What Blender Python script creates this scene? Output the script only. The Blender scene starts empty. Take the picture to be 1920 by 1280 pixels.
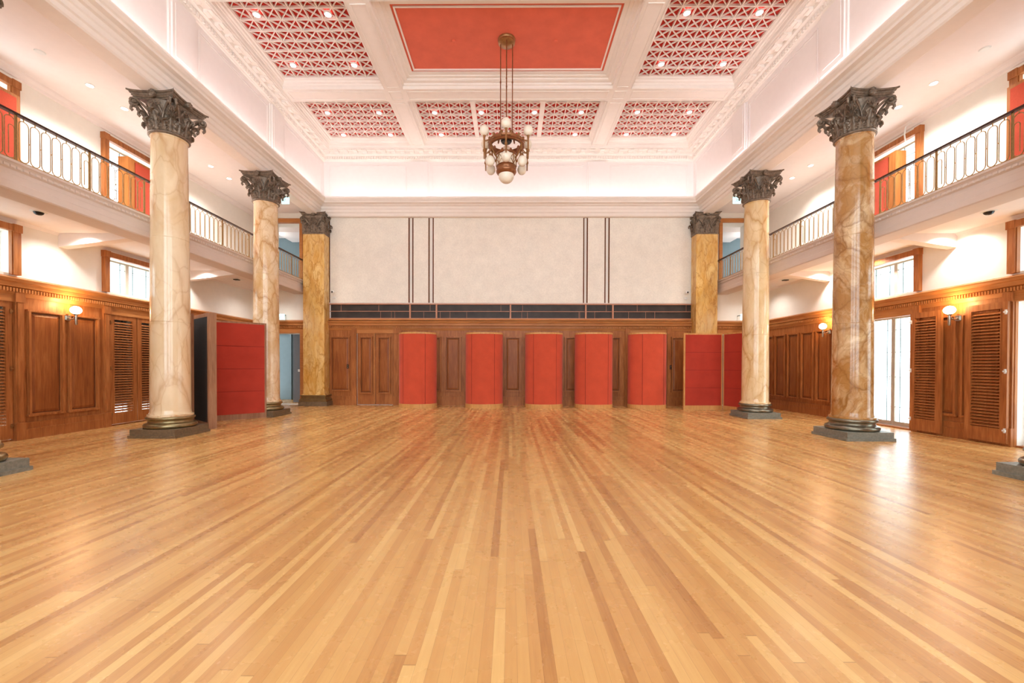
import bpy, math, random
from mathutils import Vector
PI=math.pi
S=4/3           # build units -> metres
C=bpy.context.scene.collection
# ------------------------------------------------------------ camera, world, exposure
cam_d=bpy.data.cameras.new('camera'); cam=bpy.data.objects.new('camera',cam_d); C.objects.link(cam)
bpy.context.scene.camera=cam
cam_d.sensor_width=36; cam_d.lens=775.34/1920*36
cam_d.shift_x=8.79/1920; cam_d.shift_y=53.42/1920
cam_d.clip_start=.02; cam_d.clip_end=200
def cam_axes(yaw,pi,ro):
    def mul(A,B): return [[sum(A[i][k]*B[k][j] for k in range(3)) for j in range(3)] for i in range(3)]
    c,s=math.cos(yaw),math.sin(yaw);A=[[c,-s,0],[s,c,0],[0,0,1]]
    c,s=math.cos(pi),math.sin(pi);B=[[1,0,0],[0,c,s],[0,-s,c]]
    c,s=math.cos(ro),math.sin(ro);D=[[c,0,s],[0,1,0],[-s,0,c]]
    return mul(D,mul(B,A))
_R=cam_axes(-.0077,-.0093,.0026)
from mathutils import Matrix
M3=Matrix((_R[0],_R[2],[-a for a in _R[1]])).transposed()
cam.matrix_world=Matrix.Translation((.0206*S,0,1.2*S)) @ M3.to_4x4()
w=bpy.data.worlds.new('world'); bpy.context.scene.world=w; w.use_nodes=True
bg=w.node_tree.nodes['Background']; bg.inputs[0].default_value=(.83,.93,1,1); bg.inputs[1].default_value=5.6
vs=bpy.context.scene.view_settings
vs.view_transform='Standard'; vs.look='None'; vs.exposure=.0; vs.gamma=1; vs.use_curve_mapping=False
def light(kind,name,loc,energy,color=(1,1,1),**k):
    d=bpy.data.lights.new(name,kind); d.energy=energy*S*S; d.color=color
    for a,b in k.items(): setattr(d,a,b)
    o=bpy.data.objects.new(name,d); C.objects.link(o); o.location=[c*S for c in loc]
    return o
# ------------------------------------------------------------ materials
def lin(r,g,b):
    f=lambda c:(c/255/12.92 if c/255<=.04045 else ((c/255+.055)/1.055)**2.4)
    return (f(r),f(g),f(b),1)
def nm(name):
    m=bpy.data.materials.new(name); m.use_nodes=True; nt=m.node_tree
    return m,nt,nt.nodes['Principled BSDF']
def node(nt,t,**k):
    n=nt.nodes.new(t)
    for a,b in k.items():
        if isinstance(a,str) and a.startswith('i_'): n.inputs[a[2:].replace('_',' ')].default_value=b
        else: setattr(n,a,b)
    return n
def math_(nt,op,a,b=None):
    n=nt.nodes.new('ShaderNodeMath'); n.operation=op
    for i,x in enumerate((a,b)):
        if x is None: continue
        if isinstance(x,(int,float)): n.inputs[i].default_value=x
        else: nt.links.new(x,n.inputs[i])
    return n.outputs[0]
def ramp(nt,fac,stops):
    r=nt.nodes.new('ShaderNodeValToRGB'); e=r.color_ramp.elements
    while len(e)<len(stops): e.new(.5)
    for el,(p,c) in zip(e,stops): el.position=p; el.color=c
    nt.links.new(fac,r.inputs[0]); return r.outputs[0]
def mix(nt,fac,a,b,mode='MIX'):
    n=nt.nodes.new('ShaderNodeMix'); n.data_type='RGBA'; n.blend_type=mode
    for s,x in ((0,fac),(6,a),(7,b)):
        if isinstance(x,(int,float,tuple)): n.inputs[s].default_value=x
        else: nt.links.new(x,n.inputs[s])
    return n.outputs[2]
def coord(nt,scale=(1,1,1),kind='Object'):
    t=nt.nodes.new('ShaderNodeTexCoord'); m=nt.nodes.new('ShaderNodeMapping')
    m.inputs['Scale'].default_value=scale; nt.links.new(t.outputs[kind],m.inputs[0]); return m.outputs[0]
def noise(nt,v,scale,detail=3,rough=.55,dist=0):
    n=node(nt,'ShaderNodeTexNoise'); n.inputs['Scale'].default_value=scale; n.inputs['Detail'].default_value=detail
    n.inputs['Roughness'].default_value=rough; n.inputs['Distortion'].default_value=dist
    nt.links.new(v,n.inputs['Vector']); return n.outputs[0]
def bump(nt,b,h,st=.2,d=.01):
    n=node(nt,'ShaderNodeBump'); n.inputs['Strength'].default_value=st; n.inputs['Distance'].default_value=d
    nt.links.new(h,n.inputs['Height']); nt.links.new(n.outputs[0],b.inputs['Normal'])
def plain(name,c,rough=.6,metal=0,var=.06,vs_=6,bmp=0,bs=60,spec=.5):
    m,nt,b=nm(name); v=coord(nt)
    f=noise(nt,v,vs_)
    d=tuple(x*(1-var) for x in c[:3])+(1,); l=tuple(min(1,x*(1+var)) for x in c[:3])+(1,)
    nt.links.new(ramp(nt,f,[(.3,d),(.7,l)]),b.inputs['Base Color'])
    b.inputs['Roughness'].default_value=rough; b.inputs['Metallic'].default_value=metal
    b.inputs['Specular IOR Level'].default_value=spec
    if bmp: bump(nt,b,noise(nt,v,bs,4),bmp)
    return m
def woodm(name,dark,mid,light_,rough=.4,axis='z',coat=.15,spread=1.0):
    m,nt,b=nm(name)
    sc={'z':(9,9,.7),'h':(.7,.7,9)}[axis]
    v=coord(nt,sc); f=noise(nt,v,2.2,5,.6,.6)
    v2=coord(nt,(60,60,2.5) if axis=='z' else (2.5,2.5,60)); g=noise(nt,v2,1.5,3,.6)
    big=noise(nt,coord(nt,(1.2,1.2,.5)),1.5,2)
    s=math_(nt,'ADD',math_(nt,'MULTIPLY',f,.5),math_(nt,'ADD',math_(nt,'MULTIPLY',g,.25),math_(nt,'MULTIPLY',big,.25)))
    nt.links.new(ramp(nt,s,[(.5-.16*spread,dark),(.5,mid),(.5+.16*spread,light_)]),b.inputs['Base Color'])
    b.inputs['Roughness'].default_value=rough; b.inputs['Coat Weight'].default_value=coat; b.inputs['Coat Roughness'].default_value=.25
    b.inputs['Specular IOR Level'].default_value=.22
    bump(nt,b,g,.08)
    return m
def fabric(name,c,scale=90,dark=.82):
    m,nt,b=nm(name); v=coord(nt)
    f=noise(nt,v,scale,2,.7); g=noise(nt,v,2.5,3)
    s=math_(nt,'ADD',math_(nt,'MULTIPLY',f,.6),math_(nt,'MULTIPLY',g,.4))
    d=tuple(x*dark for x in c[:3])+(1,); l=tuple(min(1,x*1.1) for x in c[:3])+(1,)
    nt.links.new(ramp(nt,s,[(.36,d),(.64,l)]),b.inputs['Base Color'])
    b.inputs['Roughness'].default_value=.95; b.inputs['Specular IOR Level'].default_value=.15
    b.inputs['Sheen Weight'].default_value=.15
    bump(nt,b,f,.25,.004); return m
def marble(name,base,base2,vein,vein2,scale=1.6,amount=.5,brecc=.5,stretch=.5):
    m,nt,b=nm(name)
    v=coord(nt,(1,1,stretch))
    nz=node(nt,'ShaderNodeTexNoise'); nz.inputs['Scale'].default_value=scale*1.1; nz.inputs['Detail'].default_value=5
    nt.links.new(v,nz.inputs['Vector'])
    add=node(nt,'ShaderNodeVectorMath',operation='MULTIPLY_ADD'); add.inputs[1].default_value=(.75,.75,.75)
    nt.links.new(nz.outputs['Color'],add.inputs[0]); nt.links.new(v,add.inputs[2])
    def vor(sc):
        n=node(nt,'ShaderNodeTexVoronoi',feature='DISTANCE_TO_EDGE'); n.inputs['Scale'].default_value=sc
        nt.links.new(add.outputs[0],n.inputs['Vector']); return n.outputs[0]
    e1=ramp(nt,vor(scale*1.3),[(0,(1,1,1,1)),(.035,(.35,.35,.35,1)),(.10,(0,0,0,1))])
    e2=ramp(nt,vor(scale*3.1),[(0,(1,1,1,1)),(.02,(.3,.3,.3,1)),(.06,(0,0,0,1))])
    patch=ramp(nt,noise(nt,add.outputs[0],scale*.9,5,.65,1.2),[(.62-amount*.25,(0,0,0,1)),(.72-amount*.12,(1,1,1,1))])
    cloud=noise(nt,add.outputs[0],scale*1.4,4,.6)
    bc=ramp(nt,cloud,[(.3,base2),(.6,base)])
    msk=noise(nt,v,scale*.8,3)
    mk=ramp(nt,msk,[(.5-amount*.35,(0,0,0,1)),(.62,(1,1,1,1))])
    c=mix(nt,math_(nt,'MULTIPLY',patch,brecc),bc,vein2)
    c=mix(nt,math_(nt,'MULTIPLY',math_(nt,'MULTIPLY',e2,mk),.55*min(1,amount*1.6)),c,vein)
    c=mix(nt,math_(nt,'MULTIPLY',math_(nt,'MULTIPLY',e1,mk),.85*min(1,amount*1.6)),c,vein)
    nt.links.new(c,b.inputs['Base Color'])
    b.inputs['Roughness'].default_value=.16; b.inputs['Coat Weight'].default_value=.3; b.inputs['Coat Roughness'].default_value=.08
    return m
def emit(name,c,st):
    m,nt,b=nm(name); b.inputs['Base Color'].default_value=c; b.inputs['Emission Color'].default_value=c
    b.inputs['Emission Strength'].default_value=st
    n=noise(nt,coord(nt),4); nt.links.new(math_(nt,'ADD',math_(nt,'MULTIPLY',n,.05*st),st*.97),b.inputs['Emission Strength']); return m
def glass(name,tint,gl=.12):
    m,nt,b=nm(name); nt.nodes.remove(b)
    t=node(nt,'ShaderNodeBsdfTransparent'); t.inputs[0].default_value=tint
    g=node(nt,'ShaderNodeBsdfGlossy'); g.inputs['Roughness'].default_value=.03
    x=node(nt,'ShaderNodeMixShader'); x.inputs[0].default_value=.04
    nt.links.new(t.outputs[0],x.inputs[1]); nt.links.new(g.outputs[0],x.inputs[2])
    nt.links.new(x.outputs[0],nt.nodes['Material Output'].inputs[0]); return m
def floor_mat():
    m,nt,b=nm('oak_strip_floor')
    t=node(nt,'ShaderNodeTexCoord'); sp=node(nt,'ShaderNodeSeparateXYZ'); nt.links.new(t.outputs['Object'],sp.inputs[0])
    X,Y=sp.outputs[0],sp.outputs[1]
    W=.068; L=3.6
    u=math_(nt,'DIVIDE',X,W); row=math_(nt,'FLOOR',u); fu=math_(nt,'FRACT',u)
    wn=node(nt,'ShaderNodeTexWhiteNoise',noise_dimensions='1D'); nt.links.new(row,wn.inputs['W'])
    yy=math_(nt,'ADD',math_(nt,'DIVIDE',Y,L),math_(nt,'MULTIPLY',wn.outputs[0],13.7)); col=math_(nt,'FLOOR',yy); fy=math_(nt,'FRACT',yy)
    cb=node(nt,'ShaderNodeCombineXYZ'); nt.links.new(row,cb.inputs[0]); nt.links.new(col,cb.inputs[1])
    w2=node(nt,'ShaderNodeTexWhiteNoise',noise_dimensions='2D'); nt.links.new(cb.outputs[0],w2.inputs['Vector'])
    v=coord(nt,(22,1.3,1)); g=noise(nt,v,2.4,6,.62,.5)
    off=node(nt,'ShaderNodeVectorMath',operation='MULTIPLY_ADD'); off.inputs[1].default_value=(9,9,9)
    nt.links.new(w2.outputs['Color'],off.inputs[0]); nt.links.new(v,off.inputs[2])
    g=noise(nt,off.outputs[0],2.0,5,.6,.25)
    big=noise(nt,coord(nt,(1,.3,1)),.6,2)
    s=math_(nt,'ADD',math_(nt,'MULTIPLY',w2.outputs[0],.56),math_(nt,'ADD',math_(nt,'MULTIPLY',g,.32),math_(nt,'MULTIPLY',big,.10)))
    c=ramp(nt,s,FLOORC)
    # joints between boards
    eu=math_(nt,'LESS_THAN',math_(nt,'MINIMUM',fu,math_(nt,'SUBTRACT',1,fu)),.012)
    ey=math_(nt,'LESS_THAN',math_(nt,'MINIMUM',fy,math_(nt,'SUBTRACT',1,fy)),.0009)
    e=math_(nt,'MAXIMUM',eu,ey)
    c=mix(nt,math_(nt,'MULTIPLY',e,.45),c,lin(110,62,28))
    nt.links.new(c,b.inputs['Base Color'])
    scr=noise(nt,coord(nt,(1,1,1)),3.5,4)
    r=node(nt,'ShaderNodeMapRange'); r.inputs[1].default_value=.3;r.inputs[2].default_value=.7;r.inputs[3].default_value=.255;r.inputs[4].default_value=.295
    nt.links.new(scr,r.inputs[0]); nt.links.new(r.outputs[0],b.inputs['Roughness'])
    b.inputs['Specular IOR Level'].default_value=.45
    return m
FLOORC=[(.16,lin(168,112,62)),(.34,lin(194,140,82)),(.58,lin(206,156,94)),(.84,lin(222,178,114))]
M={}
M['floor']=floor_mat()
M['plaster']=plain('warm_white_plaster',lin(246,241,232),.9,var=.015,bmp=.1,bs=30,spec=.2)
M['ceil']=plain('white_paint',lin(247,238,234),.75,var=.012,spec=.25)
M['ceilc']=plain('cream_plasterwork',lin(247,237,228),.75,var=.015,spec=.25)
M['balc']=plain('stone_grey_paint',lin(228,214,205),.7,var=.015,spec=.25)
M['redceil']=fabric('coral_red_fabric',lin(226,108,80),140,.9)
M['redcof']=plain('crimson_paint',lin(196,56,46),.9,var=.06,spec=.1)
M['red']=fabric('red_wool_fabric',lin(206,84,58),120,.86)
M['reddk']=fabric('deep_red_fabric',lin(182,62,46),120,.84)
M['seam']=plain('dark_red_seam',lin(110,26,20),.9)
M['wood']=woodm('cherry_wainscot_wood',lin(134,76,38),lin(170,104,56),lin(196,130,76),.42,coat=.05)
M['woodh']=woodm('cherry_moulding_wood',lin(160,98,50),lin(190,124,70),lin(208,146,88),.42,'h',coat=.05,spread=1.4)
M['woodp']=woodm('cherry_panel_wood',lin(118,62,30),lin(152,88,44),lin(184,118,66),.4,coat=.05,spread=1.3)
M['woodq']=plain('painted_groove_shade',lin(92,50,24),.6)  # dark colour stands in for shade inside the panel mouldings
M['woodl']=woodm('light_oak_edging',lin(170,116,70),lin(200,146,96),lin(220,170,120),.5)
M['woodo']=woodm('orange_pine_edging',lin(188,132,72),lin(212,156,92),lin(226,174,110),.5)
M['woodr']=woodm('orange_stained_edging',lin(156,94,46),lin(182,114,58),lin(196,130,72),.6,coat=0)
M['woodg']=woodm('greyed_walnut_frame',lin(128,86,60),lin(156,110,80),lin(178,132,100),.5)
M['trim']=plain('brown_trim_paint',lin(104,58,32),.95,spec=.05)
M['pink']=plain('pinkish_brown_frame',lin(196,138,108),.5)
M['grille']=plain('black_mesh',lin(52,42,36),.55,var=.35,vs_=3)
M['fabw']=fabric('ivory_acoustic_cloth',lin(242,236,224),25,.96)
M['bronze']=plain('dark_patinated_bronze',lin(122,106,90),.42,.3,var=.4,vs_=16,bmp=.5,bs=45)
M['bronzeg']=plain('burnished_gold_bronze',lin(148,132,96),.3,.8,var=.2,vs_=8,bmp=.1,bs=25)
M['bronzes']=plain('pewter_bronze',lin(128,122,106),.3,.8,var=.2,vs_=8,bmp=.1,bs=25)
M['plinthb']=plain('brown_bronze_plinth',lin(116,96,72),.5,.1,var=.3,vs_=22,bmp=.3,bs=60)
M['plinthg']=plain('grey_green_bronze_plinth',lin(126,124,112),.45,.1,var=.3,vs_=22,bmp=.3,bs=60)
M['brass']=plain('aged_brass',lin(158,114,70),.34,.6,var=.2,vs_=14)
M['copper']=plain('copper_bronze',lin(146,94,60),.32,.6,var=.15,vs_=14)
M['gilt']=plain('golden_brown_iron',lin(172,136,84),.45,.2,var=.15,vs_=20)
M['rail']=plain('dark_brown_handrail',lin(62,38,32),.35,.2)
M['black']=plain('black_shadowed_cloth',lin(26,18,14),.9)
M['blackp']=plain('black_plastic',lin(20,20,22),.3)
M['white']=plain('white_plastic',lin(236,236,232),.4,var=.01)
M['globe']=plain('frosted_ribbed_glass',lin(244,236,218),.35,var=.03,vs_=30)
M['chrome']=plain('brushed_nickel',lin(190,186,176),.25,.9,var=.05)
M['blue']=plain('blue_grey_paint',lin(104,120,124),.6,var=.03)
M['grey']=plain('mid_grey_paint',lin(120,122,128),.7,var=.03)
M['frame']=plain('bronze_window_frame',lin(196,186,170),.6,0)
M['lead']=plain('dark_muntin',lin(92,112,112),.5,.3)
M['glass']=glass('clear_glass',(.96,.99,.98,1))
M['lamp']=emit('lit_opal_globe',(1,.86,.66,1),9)
M['down']=emit('lit_downlight_lens',(1,.97,.93,1),6)
M['led']=emit('lit_led_strip',(1,.88,.90,1),30)
M['exit']=emit('lit_exit_sign',(.45,.86,.92,1),1.3)
M['mL1']=marble('pale_cream_marble',lin(240,218,184),lin(226,196,152),lin(182,126,70),lin(214,168,104),.9,.55,.5,.45)
M['mL2']=marble('streaked_cream_marble',lin(240,218,184),lin(226,192,142),lin(184,126,58),lin(206,156,88),1.4,.7,.6,.55)
M['mR1']=marble('brown_veined_marble',lin(240,216,178),lin(224,190,138),lin(140,92,40),lin(176,124,64),1.25,1.35,.95,.8)
M['mR2']=marble('golden_veined_marble',lin(238,216,176),lin(228,198,148),lin(186,132,62),lin(212,168,96),1.2,.6,.6,.4)
M['mP']=marble('honey_yellow_marble',lin(238,206,140),lin(226,180,98),lin(176,116,36),lin(212,156,70),2.6,1.0,.8,.3)
# ------------------------------------------------------------ mesh builder
import itertools
EPS=itertools.cycle([i*.00005 for i in (0,4,8,2,6,10,1,5,9,3,7)])
class MB:
    def __init__(s,T=None): s.v=[];s.f=[];s.T=T;s.sm=[]
    def add(s,vs,fs,sm=False):
        o=len(s.v)
        if s.T: vs=[s.T(*p) for p in vs]
        s.v+=[tuple(p) for p in vs]; s.f+=[tuple(i+o for i in f) for f in fs]; s.sm+=[sm]*len(fs); return s
    def box(s,x0,x1,y0,y1,z0,z1):
        x0,x1=min(x0,x1),max(x0,x1);y0,y1=min(y0,y1),max(y0,y1);z0,z1=min(z0,z1),max(z0,z1)
        e=next(EPS); x0-=e;x1+=e;y0-=e;y1+=e;z0-=e;z1+=e   # a hair of difference keeps butting faces from coinciding
        return s.add([(x0,y0,z0),(x1,y0,z0),(x1,y1,z0),(x0,y1,z0),(x0,y0,z1),(x1,y0,z1),(x1,y1,z1),(x0,y1,z1)],
          [(0,3,2,1),(4,5,6,7),(0,1,5,4),(1,2,6,5),(2,3,7,6),(3,0,4,7)])
    def frustum(s,x0,x1,z0,z1,ya,yb,ins):   # a bevelled field in the x-z plane, from depth ya to yb
        return s.add([(x0,ya,z0),(x1,ya,z0),(x1,ya,z1),(x0,ya,z1),(x0+ins,yb,z0+ins),(x1-ins,yb,z0+ins),(x1-ins,yb,z1-ins),(x0+ins,yb,z1-ins)],
          [(4,5,6,7),(0,1,5,4),(1,2,6,5),(2,3,7,6),(3,0,4,7),(3,2,1,0)])
    def tube(s,pts,r,n=8,closed=False,sm=True):
        P=[Vector(p) for p in pts];N=len(P);vs=[];up=None
        for i in range(N):
            a=P[i-1] if (i or closed) else P[i]; b=P[(i+1)%N] if (i<N-1 or closed) else P[i]
            t=(b-a).normalized()
            if up is None:
                up=Vector((0,0,1)) if abs(t.z)<.9 else Vector((1,0,0))
            x=t.cross(up)
            if x.length<1e-4: x=t.cross(Vector((0,1,0)))
            x.normalize(); y=x.cross(t).normalized(); up=y
            rr=r[i] if isinstance(r,(list,tuple)) else r
            for k in range(n):
                an=2*PI*k/n; vs.append(P[i]+x*math.cos(an)*rr+y*math.sin(an)*rr)
        fs=[]
        for i in range(N if closed else N-1):
            j=(i+1)%N
            for k in range(n):
                l=(k+1)%n; fs.append((i*n+k,i*n+l,j*n+l,j*n+k))
        if not closed: fs+= [tuple(range(n-1,-1,-1)),tuple((N-1)*n+k for k in range(n))]
        return s.add(vs,fs,sm)
    def lathe(s,prof,cx=0,cy=0,n=32,sm=True,sq=None,a0=0,cap=True):
        vs=[];fs=[];m=len(prof)
        for i in range(n):
            a=2*PI*i/n+a0
            for r,z in prof:
                k=1
                if sq: k=1/max(abs(math.cos(a)),abs(math.sin(a)))
                vs.append((cx+r*k*math.cos(a),cy+r*k*math.sin(a),z))
        for i in range(n):
            j=(i+1)%n
            for k in range(m-1): fs.append((i*m+k,j*m+k,j*m+k+1,i*m+k+1))
        if cap and prof[0][0]>1e-5: fs.append(tuple(i*m for i in range(n-1,-1,-1)))
        if cap and prof[-1][0]>1e-5: fs.append(tuple(i*m+m-1 for i in range(n)))
        return s.add(vs,fs,sm)
    def sweep(s,prof,rows,closed=True,sm=False):   # rows: list of functions profile point -> 3d point
        m=len(prof);vs=[];fs=[]
        for f in rows: vs+=[f(*p) for p in prof]
        for i in range(len(rows)-1):
            for k in range(m if closed else m-1):
                l=(k+1)%m; fs.append((i*m+k,i*m+l,(i+1)*m+l,(i+1)*m+k))
        if closed: fs+=[tuple(range(m)),tuple((len(rows)-1)*m+k for k in range(m-1,-1,-1))]
        return s.add(vs,fs,sm)
    def build(s,name,mat,parent=None,label=None,tag=None,origin=None,local=False):
        """parent given: world-space verts become local to the parent's thing; local=True: verts already local"""
        if parent is not None: org=(0,0,0) if local else ORG.get(parent.name,(0,0,0))
        else:
            xs=list(zip(*s.v)); org=origin or ((min(xs[0])+max(xs[0]))/2,(min(xs[1])+max(xs[1]))/2,min(xs[2]))
        me=bpy.data.meshes.new(name)
        me.from_pydata([((x-org[0])*S,(y-org[1])*S,(z-org[2])*S) for x,y,z in s.v],[],s.f)
        me.polygons.foreach_set('use_smooth',s.sm); me.materials.append(M[mat]); me.update()
        import bmesh
        bm=bmesh.new(); bm.from_mesh(me); bmesh.ops.recalc_face_normals(bm,faces=bm.faces); bm.to_mesh(me); bm.free()
        if any(s.sm): me.set_sharp_from_angle(angle=math.radians(40))
        o=bpy.data.objects.new(name,me); C.objects.link(o)
        if parent is not None: o.parent=parent; ORG[o.name]=ORG.get(parent.name,(0,0,0))
        else: o.location=[c*S for c in org]; ORG[o.name]=org
        if label: o['label']=label
        if tag: tg(o,*tag)
        return o
ORG={}
def tg(o,label,cat,group=None,kind=None):
    o['label']=label; o['category']=cat
    if group: o['group']=group
    if kind: o['kind']=kind
    return o
def thing(name,loc,label,cat,group=None,kind=None,rz=0):
    o=bpy.data.objects.new(name,None); o.empty_display_size=.1; C.objects.link(o)
    o.location=[c*S for c in loc]; o.rotation_euler=(0,0,rz); ORG[o.name]=loc
    return tg(o,label,cat,group,kind)
def dup(o,parent=None):
    c=o.copy(); C.objects.link(c)
    if parent: c.parent=parent
    for ch in list(o.children): dup(ch,c)
    return c
def place(o,loc,rz=None,label=None,group=None):
    o.location=[c*S for c in loc]
    if rz is not None: o.rotation_euler=(0,0,rz)
    if label: o['label']=label
    if group: o['group']=group
    return o
# room frame: main hall axis y, camera at the origin 1.2 up
WL,WR,YB,Y0=-7.8,7.6,12.6,-2.0
TL=lambda u,v,z:(WL+v,u,z)
TR=lambda u,v,z:(WR-v,u,z)
TBk=lambda u,v,z:(u,YB-v,z)
DX,DY=-.07,.09     # axis of the coffered ceiling
# ------------------------------------------------------------ structure
st='structure'
MB().box(WL-.6,WR+.6,Y0,14.8,-.12,0).build('floor','floor',origin=(0,0,0),tag=('polished strip oak floor with boards running towards the back wall','floor',None,st))
def wallgrid(mb,u0,u1,z0,z1,ops,v0,v1):
    us=sorted({u0,u1}|{a for o in ops for a in o[:2]}); zs=sorted({z0,z1}|{a for o in ops for a in o[2:]})
    for a,b in zip(us,us[1:]):
        run=None
        for c,d in zip(zs,zs[1:]):
            inside=any(o[0]<=a and b<=o[1] and o[2]<=c and d<=o[3] for o in ops)
            if not inside: run=(run[0],d) if run else (c,d)
            if (inside or d==zs[-1]) and run: mb.box(a,b,v0,v1,*run); run=None
    return mb
SH=-.17   # the right-hand bays sit a little nearer
def side_ops(sh):
    o=[]
    for a in (5.24,8.0):
        a+=sh; o+=[(a,a+1.2,0,2.28),(a,a+1.2,2.64,3.30),(a,a+1.2,3.76,5.56)]
    return o
wl=wallgrid(MB(TL),Y0,13.0,-.1,6.1,side_ops(0),-.44,-.04).build('wall_left','plaster',tag=('white plaster left side wall over two storeys with window openings','wall',None,st))
wr=wallgrid(MB(TR),Y0,13.0,-.1,6.1,side_ops(SH),-.44,-.04).build('wall_right','plaster',tag=('white plaster right side wall over two storeys with window openings','wall',None,st))
bo=[(-7.3,-6.40,0,2.19),(-7.3,-6.42,3.76,5.56),(6.40,7.2,0,2.19),(6.42,7.2,3.76,5.56)]
wb=wallgrid(MB(TBk),-7.84,7.64,-.1,6.22,bo,-.44,-.04).build('wall_back','plaster',tag=('white plaster back wall between the two marble piers','wall',None,st))
MB().box(0,0,0,0,0,0) if False else wallgrid(MB(lambda u,v,z:(u,Y0+v,z)),-7.84,7.64,-.1,8.4,[(-5.0,-2.2,.9,7.2),(-1.4,1.4,.9,7.2),(2.2,5.0,.9,7.2)],-.3,0).build('wall_rear','plaster',tag=('unseen white plaster wall behind the camera, tall openings added to admit daylight','wall',None,st))  # unseen wall, its openings added to let daylight into the hall
# attic walls above the cornice
def U(prof,xl,xr,yb,y0,dx=DX,dy=DY):
    return prof,[lambda p,z:(xl+p+dx,y0,z),lambda p,z:(xl+p+dx,yb-p+dy,z),lambda p,z:(xr-p+dx,yb-p+dy,z),lambda p,z:(xr-p+dx,y0,z)]
AX,AY=5.72,12.77
mb=MB(); pr,rows=U([(0,6.1),(0,7.95),(-.3,7.95),(-.3,6.1)],-AX,AX,AY,Y0); mb.sweep(pr,rows)
att=mb.build('wall_attic','ceil',tag=('pale pinkish white attic frieze wall between cornice and coffered ceiling','wall',None,st))
# framed fields and pilasters of the attic
def attic_bits(T,fields,pils):
    for a,b in fields:
        m_=MB(T)
        for k,(t,d) in enumerate(((0,.014),(.035,.008))):
            z0,z1=6.32+t,7.42-t; a_,b_=a+t,b-t
            m_.box(a_,b_,0,d,z1-.02,z1).box(a_,b_,0,d,z0,z0+.02).box(a_,a_+.02,0,d,z0,z1).box(b_-.02,b_,0,d,z0,z1)
        m_.build('frieze_moulding','ceil',att)
    for c in pils:
        MB(T).box(c-.26,c+.26,0,.06,6.40,7.5).box(c-.20,c+.20,.06,.068,6.5,7.4).box(c-.3,c+.3,0,.03,6.36,7.5).build('attic_pilaster','ceil',att)
attic_bits(lambda u,v,z:(-AX+DX+v,u+DY,z),[(4.75,6.95),(7.6,9.8),(10.5,12.6)],[4.3,7.2,10.15])
attic_bits(lambda u,v,z:(AX+DX-v,u+DY,z),[(4.75,6.95),(7.6,9.8),(10.5,12.6)],[4.3,7.2,10.15])
attic_bits(lambda u,v,z:(u+DX,AY+DY-v,z),[(-5.55,-3.15),(-2.35,2.35),(3.15,5.55)],[-2.74,2.74])
# main entablature on the columns
ent=[(-.2,5.86),(-.2,5.72),(-.17,5.705),(.10,5.705),(.12,5.73),(.12,5.80),(.145,5.82),(.145,5.90),(.165,5.92),(.175,5.985),(.22,6.0),(.25,6.03),(.33,6.045),(.33,6.09),(.36,6.11),(.385,6.15),(.385,6.19),(.36,6.19),(.34,6.14),(.05,6.12),(.0,6.12),(-.2,6.12)]
mb=MB(); pr,rows=U(ent,-5.85,5.80,12.6,Y0,0,0); mb.sweep(pr,rows)
MBent=mb.build('trim_1','ceilc',tag=('stepped cream plaster cornice carried round the hall on the column capitals','cornice',None,st))
# upper cornice with dentils and modillions
uc=[(0,7.52),(.02,7.53),(.03,7.56),(.05,7.575),(.05,7.66),(.09,7.68),(.12,7.70),(.12,7.78),(.29,7.79),(.29,7.84),(.30,7.86),(.30,7.95),(0,7.95)]
mb=MB(); pr,rows=U(uc,-AX,AX,AY,Y0); mb.sweep(pr,rows); 
t3=mb.build('trim_2','ceilc',tag=('white plaster ceiling cornice with dentils and blocks','cornice',None,st))
d=MB(); e=MB()
def runs(T,a,b,dp,mp):
    n=int((b-a)/dp)
    for i in range(n): d.T=T; d.box(a+i*dp,a+i*dp+dp*.55,.05,.085,7.585,7.655)
    n=int((b-a)/mp)
    for i in range(n): e.T=T; e.box(a+i*mp,a+i*mp+mp*.48,.12,.20,7.72,7.78).box(a+i*mp,a+i*mp+mp*.48,.20,.27,7.75,7.78).box(a+(i+.5)*mp,a+(i+.98)*mp,.21,.275,7.765,7.79)
runs(lambda u,v,z:(-AX+DX+v,u+DY,z),3.5,12.7,.075,.29)
runs(lambda u,v,z:(AX+DX-v,u+DY,z),3.5,12.7,.075,.29)
runs(lambda u,v,z:(u+DX,AY+DY-v,z),-5.62,5.62,.075,.29)
d.T=None; e.T=None
d.build('dentil_band','ceilc',t3); e.build('modillion_band','ceilc',t3)
# coffered ceiling
BX=2.745; BW=.225
rowsY=[(10.385,12.47),(7.51,9.90),(4.64,7.03),(1.77,4.16)]
colsX=[(-5.42,-BX-BW),(-BX+BW,BX-BW),(BX+BW,5.42)]
ops=[(a+DX,b+DX,c+DY,d_+DY) for a,b in colsX for c,d_ in rowsY]
mb=MB(lambda u,v,z:(u,z,v)); wallgrid(mb,-5.6,5.5,Y0,12.8,ops,7.86,8.3)
mb.T=None; mb.box(-6,6,Y0,13,8.3,8.4)
ceil=mb.build('ceiling','ceilc',origin=(0,0,7.86),tag=('cream coffered ceiling with wide panelled beams','ceiling',None,st))
def ring(m_,x0,x1,y0,y1,prof):
    vs=[];n=len(prof)
    for p,z in prof: vs+=[(x0+p,y0+p,z),(x1-p,y0+p,z),(x1-p,y1-p,z),(x0+p,y1-p,z)]
    fs=[]
    for i in range(n-1):
        for k in range(4): l=(k+1)%4; fs.append((i*4+k,i*4+l,i*4+4+l,i*4+4+k))
    m_.add(vs,fs)
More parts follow.
